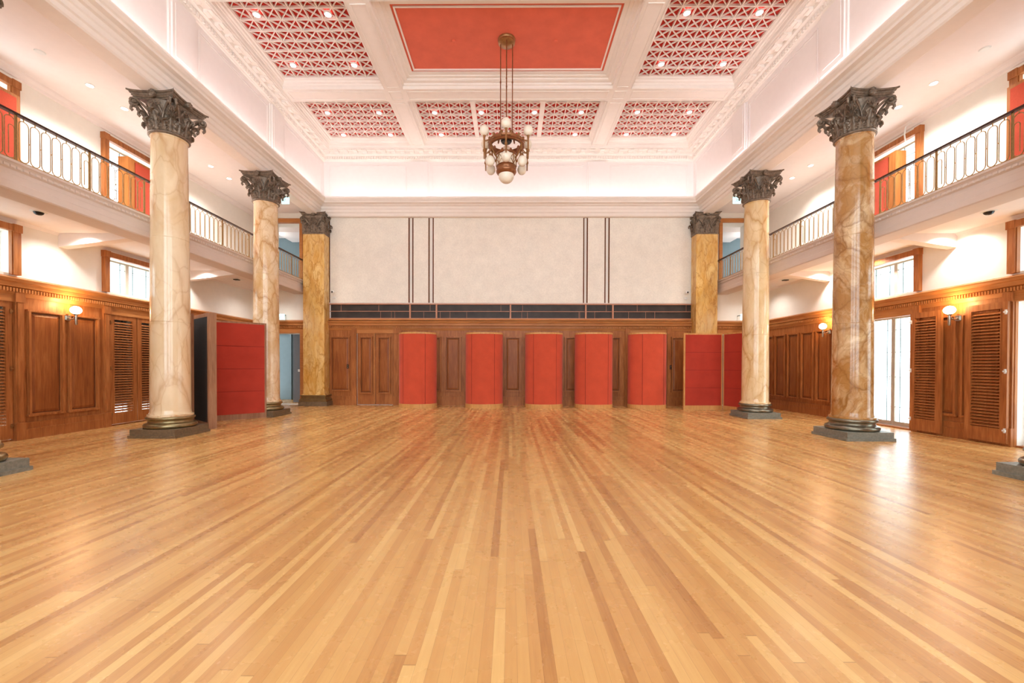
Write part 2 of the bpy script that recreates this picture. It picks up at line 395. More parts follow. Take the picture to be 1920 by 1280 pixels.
def bar(m_,x0,y0,x1,y1,w_,z0,z1):
    dx,dy=x1-x0,y1-y0; L=math.hypot(dx,dy); nx,ny=-dy/L*w_/2,dx/L*w_/2
    q=[(x0+nx,y0+ny),(x1+nx,y1+ny),(x1-nx,y1-ny),(x0-nx,y0-ny)]
    m_.add([(a,b,z0) for a,b in q]+[(a,b,z1) for a,b in q],[(0,1,2,3),(7,6,5,4),(0,4,5,1),(1,5,6,2),(2,6,7,3),(3,7,4,0)])
lights=[]
def lattice(x0,x1,y0,y1,nx,ny,lit):
    m_=MB(); px,py=(x1-x0)/nx,(y1-y0)/ny
    for i in range(nx+1): bar(m_,x0+i*px,y0,x0+i*px,y1,.022,8.06,8.115)
    for j in range(ny+1): bar(m_,x0,y0+j*py,x1,y0+j*py,.022,8.062,8.115)
    for i in range(nx):
        for j in range(ny):
            a,b=x0+i*px,y0+j*py
            if (i,j) in lit: lights.append((a+px/2,b+py/2)); 
            bar(m_,a,b,a+px,b+py,.014,8.07,8.10); bar(m_,a+px,b,a,b+py,.014,8.071,8.101)
    m_.build('lattice','ceilc',ceil)
    MB().box(x0-.02,x1+.02,y0-.02,y1+.02,8.11,8.14).build('lattice_backing','redcof',ceil)
for ri,(ya,yb) in enumerate(rowsY[:3]):
    for ci,(xa,xb) in enumerate(colsX):
        x0,x1,y0,y1=xa+DX,xb+DX,ya+DY,yb+DY
        big=(ci==1 and ri>=1)
        m_=MB()
        if big: prof=[(-.01,7.85),(.002,7.858),(.002,7.87),(.002,7.93),(.03,7.935),(.04,7.97),(.10,7.98),(.13,8.0),(.13,8.02),(.2,8.03),(.2,8.05),(.29,8.055),(.29,8.09)]
        else: prof=[(-.01,7.85),(.002,7.858),(.002,7.93),(.02,7.935),(.03,7.97),(.06,7.98),(.07,8.02),(.10,8.03),(.105,8.055),(.105,8.14)]
        ring(m_,x0,x1,y0,y1,prof); m_.build('coffer_moulding','ceilc',ceil)
        if big:
            i=.29
            MB().box(x0+i,x1-i,y0+i,y1-i,8.075,8.1).build('fabric_panel','redceil',ceil)
            m_=MB(); j=i+.05; q=(x0+j,x1-j,y0+j,y1-j)
            m_.box(q[0],q[1],q[2],q[2]+.03,8.05,8.075).box(q[0],q[1],q[3]-.03,q[3],8.05,8.075).box(q[0],q[0]+.03,q[2],q[3],8.05,8.075).box(q[1]-.03,q[1],q[2],q[3],8.05,8.075)
            m_.build('panel_edge_bead','ceilc',ceil)
        elif ci==1:
            i=.105; w3=.11; X0,X1=x0+i,x1-i; W=X1-X0-2*w3; a=W*5/16; b=W*6/16
            Y_=(y0+i,y1-i)
            lattice(X0,X0+a,*Y_,5,7,[(1,2),(1,6)]); 
            lattice(X0+a+w3,X0+a+w3+b,*Y_,6,7,[(0,2),(5,2)])
            lattice(X1-a,X1,*Y_,5,7,[(3,2),(3,6)])
            for xx in (X0+a,X0+a+w3+b): MB().box(xx,xx+w3,*Y_,8.05,8.2).build('coffer_divider','ceilc',ceil)
        else:
            i=.105; ny=7 if ri==0 else 8
            lit=[(1,2),(6,2),(1,6),(6,6)] if ri==0 else [(1,1),(6,1),(1,6),(6,6)]
            if ri==2: lit=[(1,1),(6,1),(1,6),(6,6)]
            lattice(x0+i,x1-i,y0+i,y1-i,8,ny,lit)
# raised fillets on the beam soffits
def beam_panel(x0,x1,y0,y1):
    m_=MB(); t=.016
    m_.box(x0,x1,y0,y0+t,7.845,7.86).box(x0,x1,y1-t,y1,7.845,7.86).box(x0,x0+t,y0,y1,7.845,7.86).box(x1-t,x1,y0,y1,7.845,7.86)
    m_.build('beam_fillet','ceilc',ceil)
for sx in (-1,1):
    c=sx*BX+DX
    for ya,yb in rowsY[:3]: beam_panel(c-.15,c+.15,ya+DY+.05,yb+DY-.05)
    for yc in (10.14,7.27): beam_panel(c-.15,c+.15,yc+DY-.15,yc+DY+.15)
for yc in (10.14,7.27):
    for xa,xb in colsX: beam_panel(xa+DX+.06,xb+DX-.06,yc+DY-.15,yc+DY+.15)
# coffer downlights
dl=thing('recessed_downlight',(0,0,0),'x','ceiling light','recessed downlights in the red coffers')
MB().lathe([(.0,-.012),(.052,-.012),(.056,0),(.058,.03),(0,.03)],n=16).build('lens','down',dl,local=True)
MB().lathe([(.06,-.014),(.075,-.012),(.078,0),(.075,.02),(.06,.02),(.06,-.014)],n=16,cap=False).build('bezel','white',dl,local=True)
import itertools
def where(x,y):
    side='left' if x<-2.8 else ('right' if x>2.6 else 'centre')
    row='back' if y>10.2 else ('middle' if y>7.2 else 'nearest')
    return side,row
cell={}
for p in lights: cell.setdefault(where(*p),[]).append(p)
first=True
for (side,row),ps in cell.items():
    xs=sorted({round(p[0],2) for p in ps}); ys=sorted({round(p[1],2) for p in ps})
    for x,y in ps:
        o=dl if first else dup(dl); first=False
        if side=='centre':
            hx={0:'leftmost',1:'second',2:'third',3:'rightmost'}.get(xs.index(round(x,2)))
        else: hx='left' if round(x,2)==xs[0] else 'right'
        hy='rear' if round(y,2)==ys[-1] else 'front'
        place(o,(x,y,8.062),label=f'round downlight, {hx} in {hy} row of the {row} {side} red lattice coffer')
        l=light('SPOT','coffer_spot',(x,y,8.03),115,(.90,.96,1),spot_size=math.radians(46),spot_blend=.9,shadow_soft_size=.15)
# two tiny ceiling discs on the red panel
for x,nmx in ((-1.2,'left'),(.96,'right')):
    MB().lathe([(0,8.05),(.035,8.05),(.04,8.062),(.045,8.08),(0,8.08)],x,8.81,16).build('ceiling_sensor','redceil',tag=(f'small round red sensor on the red ceiling panel {nmx} of the chandelier','sensor','sensors on the red ceiling panel'))
# led coves
def led(name,bx,lab): MB().box(*bx).build(name,'led',tag=(lab,'strip light','cove strip lights above the cornice'))
led('cove_light',(-5.60,-5.57,2.0,12.2,6.125,6.14),'glowing pink white strip light hidden in the cove along the left attic wall')
led('cove_light',(5.52,5.55,2.0,12.2,6.125,6.14),'glowing pink white strip light hidden in the cove along the right attic wall')
led('cove_light',(-5.45,5.40,12.38,12.41,6.125,6.14),'glowing pink white strip light hidden in the cove along the back attic wall')
# ------------------------------------------------------------ side aisles: galleries
for sd,T,W,nm_ in ((-1,TL,7.8,'left'),(1,TR,7.6,'right')):
    fx=6.2
    f=lambda x,y,z:(sd*x,y,z)
    m_=MB(f)
    prof=[(6.5,3.76),(fx-.02,3.76),(fx-.02,3.73),(fx,3.72),(fx+.02,3.70),(fx+.02,3.665),(fx+.045,3.65),(fx+.045,3.60),(fx+.03,3.59),(fx+.03,3.50),(fx+.015,3.49),(fx+.015,3.40),(fx+.03,3.385),(fx+.40,3.385),(fx+.42,3.40),(fx+.42,3.5),(W+.1,3.5),(W+.1,3.76)]
    m_.sweep(prof,[lambda p,z:(p,Y0,z),lambda p,z:(p,YB+.04,z)])
    g=m_.build(f'trim_{3 if sd<0 else 4}','balc',tag=(f'stepped grey white gallery floor edge running behind the {nm_} columns','gallery',None,st))
    m_=MB(f); m_.box(fx+.43,W+.03,Y0,YB+.03,3.488,3.499); m_.build('gallery_soffit','ceil',g)
    m_=MB(f); n=int((12.5-4)/.07)
    for i in range(n): m_.box(fx+.005,fx+.025,4+i*.07,4+i*.07+.045,3.668,3.698)
    m_.build('leaf_moulding','balc',g)
    # haunched beams under the gallery
    for yc in (4.4,7.22,10.02):
        m_=MB(f); a,b=yc-.08,yc+.08
        m_.add([(W+.04,a,3.25),(W+.04,b,3.25),(W+.04,b,3.5),(W+.04,a,3.5),(6.6,a,3.40),(6.6,b,3.40),(6.6,b,3.5),(6.6,a,3.5)],[(0,1,5,4),(1,2,6,5),(3,0,4,7),(0,3,2,1),(4,5,6,7)])
        m_.build('gallery_beam','ceil',g)
    # gallery ceiling and crown
    m_=MB(f); m_.box(5.9,W+.5,Y0,YB+.1,5.86,6.0)
    c_=m_.build(f'ceiling_{nm_}_gallery','ceil',tag=(f'flat cream ceiling over the {nm_} gallery','ceiling',None,st))
    m_=MB(T); m_.sweep([(-.04,5.74),(-.02,5.75),(-.01,5.79),(.03,5.83),(.04,5.86),(-.04,5.86)],[lambda v,z:(Y0,v,z),lambda v,z:(YB+.04,v,z)])
    m_.build('crown_moulding','ceil',c_)
    m_=MB(T); m_.sweep([(-.04,3.44),(-.03,3.45),(.0,3.49),(0,3.5),(-.04,3.5)],[lambda v,z:(Y0,v,z),lambda v,z:(YB+.04,v,z)])
    m_.build('cove_moulding','ceil',g)
# ------------------------------------------------------------ wainscot
wc=[(-.04,2.28),(.012,2.28),(.02,2.31),(.03,2.34),(.03,2.41),(.07,2.425),(.075,2.49),(.095,2.50),(.11,2.53),(.115,2.55),(.03,2.575),(.0,2.585),(-.04,2.60)]
def raised(m1,m2,a,b,z0,z1):
    w_=.05
    for (x0,x1,c,d_) in ((a,b,z1-w_,z1),(a,b,z0,z0+w_),(a,a+w_,z0,z1),(b-w_,b,z0,z1)):
        m1.box(x0,x1,0,.022,c,d_)
    m1.box(a-.012,b+.012,0,.05,z1-.036,z1-.004).box(a-.012,b+.012,0,.05,z0+.004,z0+.036).box(a+.004,a+.036,0,.047,z0,z1-.01).box(b-.036,b-.004,0,.047,z0,z1-.01)
    m2.frustum(a+w_,b-w_,z0+w_,z1-w_,0,.02,.055)
def quirk(T,p,a,b,z0,z1):   # dark strips painting in the shade between moulding and field
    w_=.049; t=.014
    MB(T).box(a+w_,b-w_,0,.006,z0+w_,z0+w_+t).box(a+w_,b-w_,0,.006,z1-w_-t,z1-w_).box(a+w_,a+w_+t,0,.006,z0+w_,z1-w_).box(b-w_-t,b-w_,0,.006,z0+w_,z1-w_).build('groove_shade','woodq',p)
def base_(m_,a,b):
    m_.box(a,b,0,.03,0,.16).box(a,b,0,.022,.16,.27).box(a,b,0,.034,.15,.17).box(a,b,0,.028,.255,.275)
def wainscot(T,name,lab,u0,u1,panels,pils,bases,doors):
    m_=wallgrid(MB(T),u0,u1,0,2.28,[(a,b,0,2.28) for a,b in doors],-.04,0)
    for p in bases: base_(m_,*p)
    root=m_.build(name,'wood',tag=(lab,'wall panelling',None,st))
    m_=MB(T); m_.sweep(wc,[lambda v,z:(u0,v,z),lambda v,z:(u1,v,z)]); m_.build('cornice','woodh',root)
    m_=MB(T); n=int((u1-u0)/.042)
    for i in range(n): m_.box(u0+i*.042,u0+i*.042+.024,.03,.062,2.35,2.405)
    m_.build('dentil_band','woodh',root)
    for a,b,z0,z1 in panels:
        m1=MB(T);m2=MB(T);raised(m1,m2,a,b,z0,z1)
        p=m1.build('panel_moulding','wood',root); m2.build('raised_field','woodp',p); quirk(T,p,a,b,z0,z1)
    for a,b in pils:
        MB(T).box(a,b,0,.03,0,2.28).box(a+.025,b-.025,.03,.042,.3,2.18).box(a-.006,b+.006,0,.045,0,.28).box(a-.006,b+.006,0,.05,2.19,2.34).build('pilaster','wood',root)
    for a,b in doors: MB(T).box(a-.02,b+.02,-.04,.02,2.19,2.30).build('door_head','woodh',root)
    return root
Z0,Z1=.36,2.1
pL=[]; 
for a in (3.75,4.36,6.62,7.23): pL.append((a,a+.54,Z0,Z1))
for i in range(6): pL.append((9.42+i*.515,9.42+i*.515+.45,Z0,Z1))
wainscot(TL,'trim_5','brown cherry wood wainscot with dentil cornice along the left wall',Y0,12.56,pL,[(6.45,6.57),(7.87,7.99),(9.21,9.33),(5.1,5.22)],[(Y0,5.1),(6.45,7.99),(9.2,12.56)],[(5.24,6.44),(8.0,9.2)])
pR=[]
for a in (3.6,4.2,6.45,7.06): pR.append((a,a+.54,Z0,Z1))
for i in range(6): pR.append((9.25+.06+i*.53,9.25+.06+i*.53+.45,Z0,Z1))
wainscot(TR,'trim_6','brown cherry wood wainscot with dentil cornice along the right wall',Y0,12.56,pR,[(6.28,6.40),(7.70,7.82),(9.04,9.16),(4.93,5.05)],[(Y0,4.9),(6.28,7.82),(9.04,12.56)],[(5.07,6.27),(7.83,9.03)])
# back wainscot between the piers
pB=[(-5.48,-4.88,.42,2.1),(4.90,5.44,.42,2.1)]+[(-3.19+i*.607,-3.19+i*.607+.49,.42,2.1) for i in range(11)]
br=wainscot(TBk,'trim_7','brown cherry wood wainscot with dentil cornice across the back wall','-',0,[],[],[],[]) if False else None
def back_wains(u0,u1,nm_,lab,panels,pils,bases,doors):
    return wainscot(TBk,nm_,lab,u0,u1,panels,pils,bases,doors)
br=back_wains(-5.58,5.56,'trim_7','brown cherry wood wainscot with dentil cornice across the back wall',pB,[(-4.81,-4.68),(-3.55,-3.30),(3.50,3.63),(4.76,4.88)],[(-5.58,-4.68),(-3.55,3.63),(4.76,5.56)],[(-4.68,-3.55),(3.63,4.76)])
# sloped sill between wainscot and grille
MB(TBk).sweep([(-.04,2.585),(.06,2.585),(.05,2.62),(.02,2.64),(-.04,2.64)],[lambda v,z:(-5.58,v,z),lambda v,z:(5.56,v,z)]).build('sill','woodh',br)
# the two double doors in the back wall
def double_door(n,a,b,lab,brassy=True):
    r=thing(f'door_{n}',((a+b)/2,YB,0),lab,'door',None,st)
    mid=(a+b)/2; 
    for k,(x0,x1) in enumerate(((a+.02,mid-.006),(mid+.006,b-.02))):
        m_=MB(TBk); m_.box(x0,x1,-.05,-.01,.02,2.22)
        lf=m_.build('door_leaf','wood',r)
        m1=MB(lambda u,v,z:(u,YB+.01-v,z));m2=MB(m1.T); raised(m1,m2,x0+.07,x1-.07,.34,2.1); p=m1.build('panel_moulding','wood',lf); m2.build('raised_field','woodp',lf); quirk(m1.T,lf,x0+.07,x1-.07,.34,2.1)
    MB(TBk).box(mid-.035,mid+.0,-.01,.012,.03,2.2).build('meeting_stile','woodh',r)
    if brassy: MB(TBk).box(mid-.012,mid+.004,.012,.02,1.78,2.2).build('flush_bolt','brass',r)
    return r
double_door(1,-4.68,-3.55,'closed pair of brown panelled doors in the back wall beside the left pier')
double_door(2,3.63,4.76,'closed pair of brown panelled doors hidden behind the rightmost curved red screen',False)
# grille band with black mesh panes
gb=MB(TBk); gb.box(-5.56,5.56,-.04,.03,3.065,3.10).box(-5.56,5.56,-.04,.03,2.63,2.655)
for u in (-5.54,-3.04,-2.235,.015,2.30,3.12,5.54): gb.box(u-.022,u+.022,-.04,.035,2.64,3.08)
gb.box(-5.56,5.56,-.03,.012,2.855,2.870)
gr=gb.build('trim_8','pink',tag=('narrow pinkish frame band of dark mesh vents above the back wainscot','vent band',None,st))
gs=[-5.52,-3.06,-2.26,-.01,2.28,3.10,5.52]
for a,b in zip(gs,gs[1:]): 
    for z0,z1 in ((2.655,2.855),(2.87,3.065)): MB(TBk).box(a+.04,b,-.06,-.02,z0,z1).build('mesh_vent','grille',gr)
random.seed(5)
for a,b in zip(gs,gs[1:]):
    for k in range(max(2,int((b-a)*2.2))):
        u=random.uniform(a+.1,b-.1); z0,z1=random.choice([(2.655,2.855),(2.87,3.065)])
        MB(TBk).box(u,u+.007,-.02,-.012,z0,z1).build('vent_rib','pink',gr)
# cloth wall panels with brown beads
for a,b in ((-5.50,-3.10),(-2.95,-2.49),(-2.33,2.22),(2.36,2.87),(3.02,5.50)):
    p=MB(TBk).box(a,b,-.04,-.02,3.13,5.74).build('cloth_panel','fabw',wb)
    t=.032; m_=MB(TBk); m_.box(a-t,a,-.04,-.016,3.13,5.765).box(b,b+t,-.04,-.016,3.13,5.765).box(a-t,b+t,-.04,-.016,5.74,5.765)
    m_.build('brown_bead','trim',p)
# aisle back walls: doorway casings, upper openings, wainscot heads
for sd,nm_,n in ((-1,'left',9),(1,'right',11)):
    F=(lambda u,v,z,sd=sd:(sd*u,YB-v,z))
    W=7.8 if sd<0 else 7.6
    m_=MB(F); m_.box(6.28,6.40,-.04,.04,0,2.3).box(6.28,W,-.04,.04,2.19,2.31).box(7.3 if sd<0 else 7.2,7.42 if sd<0 else 7.32,-.04,.04,0,2.2).box(6.2,6.28,-.04,.0,0,2.3)
    m_.sweep(wc,[lambda v,z:(6.15,v,z),lambda v,z:(W,v,z)])
    r=m_.build(f'trim_{n}','woodh',tag=(f'brown wooden casing and cornice of the doorway at the end of the {nm_} aisle','door casing',None,st))
    m_=MB(F)
    for i in range(int((W-6.2)/.042)): m_.box(6.2+i*.042,6.2+i*.042+.024,.03,.062,2.35,2.405)
    m_.build('dentil_band','woodh',r)
    m_=MB(F); m_.box(6.33,6.42,-.1,.02,3.76,5.68).box(6.33,W-.02,-.1,.02,5.56,5.68).box((7.3 if sd<0 else 7.2),(7.4 if sd<0 else 7.3),-.1,.02,3.76,5.6)
    m_.build(f'trim_{n+1}','woodh',tag=(f'brown wooden casing of the upper opening at the end of the {nm_} gallery','door casing',None,st))
    # rooms beyond
    m_=MB(lambda x,y,z,sd=sd:(sd*x,y,z))
    m_.box(6.2,9.0,14.6,14.75,0,6.0)
    b_=m_.build(f'wall_{nm_}_corridor','blue',tag=(f'blue grey end wall of the corridor beyond the {nm_} aisle','wall',None,st))
    m_=MB(lambda x,y,z,sd=sd:(sd*x,y,z)); m_.box(6.15,7.1,13.5,13.62,0,3.4); m_.build('side_wall','grey',b_)
    m_=MB(lambda x,y,z,sd=sd:(sd*x,y,z)); m_.box(7.72,7.78,14.54,14.6,0,2.35).box(7.72,8.6,14.54,14.6,2.3,2.36).box(7.8,8.6,14.57,14.6,.3,2.2); m_.build('door_panelling','blue',b_)
    m_=MB(lambda x,y,z,sd=sd:(sd*x,y,z)); m_.box(6.1,9.0,13.02,14.75,3.4,3.55); m_.build('upper_floor','ceil',b_)
    m_=MB(lambda x,y,z,sd=sd:(sd*x,y,z)); m_.box(6.1,9.0,13.02,14.75,5.7,5.8).box(9.0,9.1,13.0,14.75,0,5.8).box(6.0,6.15,13.0,14.75,0,5.8).box(6.6,7.6,13.3,14.4,5.5,5.7); m_.build('room_lining','ceil',b_)
    m_=MB(lambda x,y,z,sd=sd:(sd*x,y,z)); m_.box(6.5,7.05,14.4,14.6,3.55,5.35); m_.build('dark_cupboard','grey',b_)
    light('POINT','corridor_fill_light',(sd*8.3,13.7,2.9),10,(1,.97,.92),shadow_soft_size=.1)  # added light without a fitting, brightens the closed corridor
    light('POINT','corridor_fill_light',(sd*7.6,13.4,5.2),6,(1,.97,.92),shadow_soft_size=.1)  # added light without a fitting for the upper room
MB().box(-6.94,-6.88,13.485,13.5,1.0,1.08).build('wall_switch','white',tag=('small white switch on the grey wall beyond the left aisle doorway','switch'))
# ------------------------------------------------------------ windows
def casing(T,parent,a,b,z0,z1,mat='woodh',w_=.1):
    m_=MB(T); m_.box(a-w_,a,-.04,.03,z0,z1+w_).box(b,b+w_,-.04,.03,z0,z1+w_).box(a-w_,b+w_,-.04,.035,z1,z1+w_)
    m_.box(a-w_-.01,a+.005,-.04,.045,z1-.01,z1+w_+.01).box(b-.005,b+w_+.01,-.04,.045,z1-.01,z1+w_+.01)
    m_.box(a-.012,a+.012,-.04,.012,z0,z1).box(b-.012,b+.012,-.04,.012,z0,z1)
    m_.build('casing','wood',parent)
def sash(T,parent,a,b,z0,z1,v,topbar,cols=2):
    m_=MB(T); t=.028
    m_.box(a,b,v-.03,v,z0,z0+t).box(a,b,v-.03,v,z1-t,z1).box(a,a+t,v-.03,v,z0,z1).box(b-t,b,v-.03,v,z0,z1)
    mid=(a+b)/2; m_.box(mid-.035,mid+.035,v-.035,v+.005,z0,z1)
    fr=m_.build('sash_frame','frame',parent)
    for x0,x1 in ((a+t,mid-.035),(mid+.035,b-t)):
        g=MB(T).box(x0,x1,v-.018,v-.013,z0+t,z1-t).build('pane','glass',fr)
        m_=MB(T); w_=x1-x0; q=.008
        for f_ in (.2,.8): m_.box(x0+w_*f_-q/2,x0+w_*f_+q/2,v-.02,v-.008,z0+t,z1-t)
        for z in topbar: m_.box(x0,x1,v-.02,v-.008,z-q/2,z+q/2)
        m_.build('muntin','lead',fr)
n=0
for T,sh,W,nm_ in ((TL,0,'left','left'),(TR,SH,'right','right')):
    for k,a in enumerate((5.24,8.0)):
        a+=sh; b=a+1.2; n+=1
        wh='nearest to the camera' if k==0 else 'behind the second column'
        r=thing(f'window_{n}',T((a+b)/2,0,2.62),f'short wide leaded window above the {nm_} wainscot, the one {wh}','window',None,st)
        casing(T,r,a,b,2.62,3.30); sash(T,r,a,b,2.64,3.30,-.2,[3.15])
        n+=1
        r=thing(f'window_{n}',T((a+b)/2,0,3.76),f'tall gallery window in a wooden casing on the {nm_} wall, the one {wh}','window',None,st)
        casing(T,r,a,b,3.78,5.56); sash(T,r,a,b,3.78,5.56,-.2,[4.3,4.75,5.35])
        MB(T).box(a,b,-.25,-.03,3.76,3.79).build('sill','woodh',r)
# glazed double doors to the outside
def french(n,T,a,b,lab,blind=False):
    r=thing(f'door_{n}',T((a+b)/2,-.2,0),lab,'door',None,st)
    v=-.16; mid=a+ (b-a)*.5
    for x0,x1 in ((a+.01,mid-.004),(mid+.004,b-.01)):
        m_=MB(T); t=.035; m_.box(x0,x1,v-.03,v,.03,.11).box(x0,x1,v-.03,v,2.17,2.23).box(x0,x0+t,v-.03,v,.03,2.23).box(x1-t,x1,v-.03,v,.03,2.23)
        lf=m_.build('door_leaf','frame',r)
        MB(T).box(x0+t,x1-t,v-.018,v-.013,.11,2.17).build('pane','glass',lf)
        m_=MB(T); w_=x1-x0-2*t; q=.007
        for f_ in (.2,.8): m_.box(x0+t+w_*f_-q/2,x0+t+w_*f_+q/2,v-.02,v-.008,.11,2.17)
        for z in (.4,1.0,1.5,1.95): m_.box(x0+t,x1-t,v-.02,v-.008,z-q/2,z+q/2)
        m_.build('muntin','lead',lf)
    if blind: MB(T).box(a,b,v-.08,v-.07,.42,2.24).build('roller_blind','grey',r)
    MB(T).tube([(mid+.03,v,.85),(mid+.03,v+.03,.86),(mid+.045,v+.035,.92),(mid+.03,v+.03,1.02),(mid+.03,v,1.03)],.006,6).build('pull_handle','chrome',r)
    MB(T).box(a,b,-.3,-.02,0,.025).build('threshold','wood',r)
    return r
french(3,TL,5.24,6.44,'glazed outer doors behind the closed shutters at the left edge',True)
french(4,TL,8.0,9.2,'glazed outer doors behind the closed left shutters beside the first column',True)
french(5,TR,5.07,6.27,'bright glazed doors at the far right edge with open shutters')
french(6,TR,7.83,9.03,'bright glazed doors flooding daylight beside the front right column')
# louvred shutters
def shutter(T,a,b,z0,z1,v0,lab,hinge,group,wd=.035,slz=None):
    sx,sy,sz=T((a+b)/2,v0,z0)
    r=thing('louvred_shutter',(sx,sy,sz),lab,'shutter',group)
    s_=.09; bt=.22
    m_=MB(T); m_.box(a,a+s_,v0,v0+wd,z0,z1).box(b-s_,b,v0,v0+wd,z0,z1).box(a,b,v0,v0+wd,z1-.1,z1).box(a,b,v0,v0+wd,z0,z0+bt)
    m_.box(a+s_-.008,a+s_,v0,v0+wd+.006,z0+bt,z1-.1).box(b-s_,b-s_+.008,v0,v0+wd+.006,z0+bt,z1-.1)
    m_.build('frame','wood',r)
    m_=MB(T); zz=z0+bt+.02; p=.05
    while zz<z1-.12:
        c=zz+.012; x0,x1=a+s_+.002,b-s_-.002; q=v0+wd/2; dz,dv=.014,.019; t=.005
        m_.add([(x0,q-dv,c+dz-t),(x1,q-dv,c+dz-t),(x1,q+dv,c-dz-t),(x0,q+dv,c-dz-t),(x0,q-dv,c+dz+t),(x1,q-dv,c+dz+t),(x1,q+dv,c-dz+t),(x0,q+dv,c-dz+t)],[(0,3,2,1),(4,5,6,7),(0,1,5,4),(1,2,6,5),(2,3,7,6),(3,0,4,7)])
        zz+=p
    m_.build('slats','wood',r)
    for z in (z0+.2,z0+1.1,z0+2.0):
        u=a+.02 if hinge=='a' else b-.02
        MB(T).tube([(u,v0+wd,z-.03),(u,v0+wd+.01,z-.03),(u,v0+wd+.012,z+.03)],.009,6).lathe([(0,-.01),(.012,0),(0,.01)],0,0,6).build('hinge','brass' if T is TL else 'white',r) if False else MB(T).box(u-.012,u+.012,v0+wd,v0+wd+.01,z-.035,z+.035).box(u-.022,u+.022,v0+wd+.008,v0+wd+.02,z-.012,z+.012).build('hinge','brass' if T is TL else 'white',r)
    return r
g1='closed shutters on the left wall'; g2='open shutters folded back on the right wall'
shutter(TL,8.01,8.59,.04,2.2,-.03,'closed brown louvred shutter between the wall lamp panels and the front left column','a',g1)
shutter(TL,8.61,9.19,.04,2.2,-.03,'closed brown louvred shutter half hidden just left of the front left column','b',g1)
shutter(TL,5.25,5.83,.04,2.2,-.03,'closed brown louvred shutter outside the left edge of the view','a',g1)
shutter(TL,5.85,6.43,.04,2.2,-.03,'closed brown louvred shutter cut by the left edge of the photo','b',g1)
shutter(TR,7.26,7.82,.04,2.2,.05,'open louvred shutter folded beside the bright doorway right of the front right column','b',g2)
shutter(TR,6.30,6.88,.04,2.2,.05,'open louvred shutter nearest the right edge, right of the wall lamp','a',g2)
# ------------------------------------------------------------ columns
def leafmesh(mb,ang,r0,r1,z0,z1,rc,w0,w1,T2=None,lobes=3.0):
    sp=[]
    for i in range(17):
        t=i/16; sp.append((r0+(r1-r0)*t**2.2,z0+(z1-z0)*t,t*.62))
    for i in range(1,11):
        a=PI-i/10*(PI+1.1); sp.append((r1+rc+rc*math.cos(a),z1+rc*math.sin(a),.62+.38*i/10))
    m=13;front=[];back=[]
    for i,(r,z,s) in enumerate(sp):
        wd=(w0*(1-s)+w1*s)*(1-.55*max(0,s-.7)/.3)*(1+.26*math.sin(s*lobes*2*PI*1.7))
        for j in range(m):
            q=j/(m-1)*2-1
            bul=.020*(1-q*q)+.010*math.cos(q*PI*4)+.004*math.sin(s*60)*abs(q)
            # outward normal of the spine
            if i<len(sp)-1: dr,dz=sp[i+1][0]-r,sp[i+1][1]-z
            L=math.hypot(dr,dz) or 1; nr,nz=dz/L,-dr/L
            th=ang+q*wd/ max(r,.05)
            for off,lst in ((bul,front),(bul-.012,back)):
                rr=r+nr*off; zz=z+nz*off
                lst.append((rr*math.cos(th),rr*math.sin(th),zz))
    N=len(sp);fs=[]
    for i in range(N-1):
        for j in range(m-1):
            a=i*m+j; fs.append((a,a+1,a+m+1,a+m)); b=a+N*m; fs.append((b,b+m,b+m+1,b+1))
    for i in range(N-1):
        for j in (0,m-1):
            a=i*m+j; b=a+N*m; fs.append((a,a+m,b+m,b))
    for i in (0,N-1):
        for j in range(m-1): a=i*m+j;b=a+N*m; fs.append((a,a+1,b+1,b))
    mb.add(front+back,fs,True)
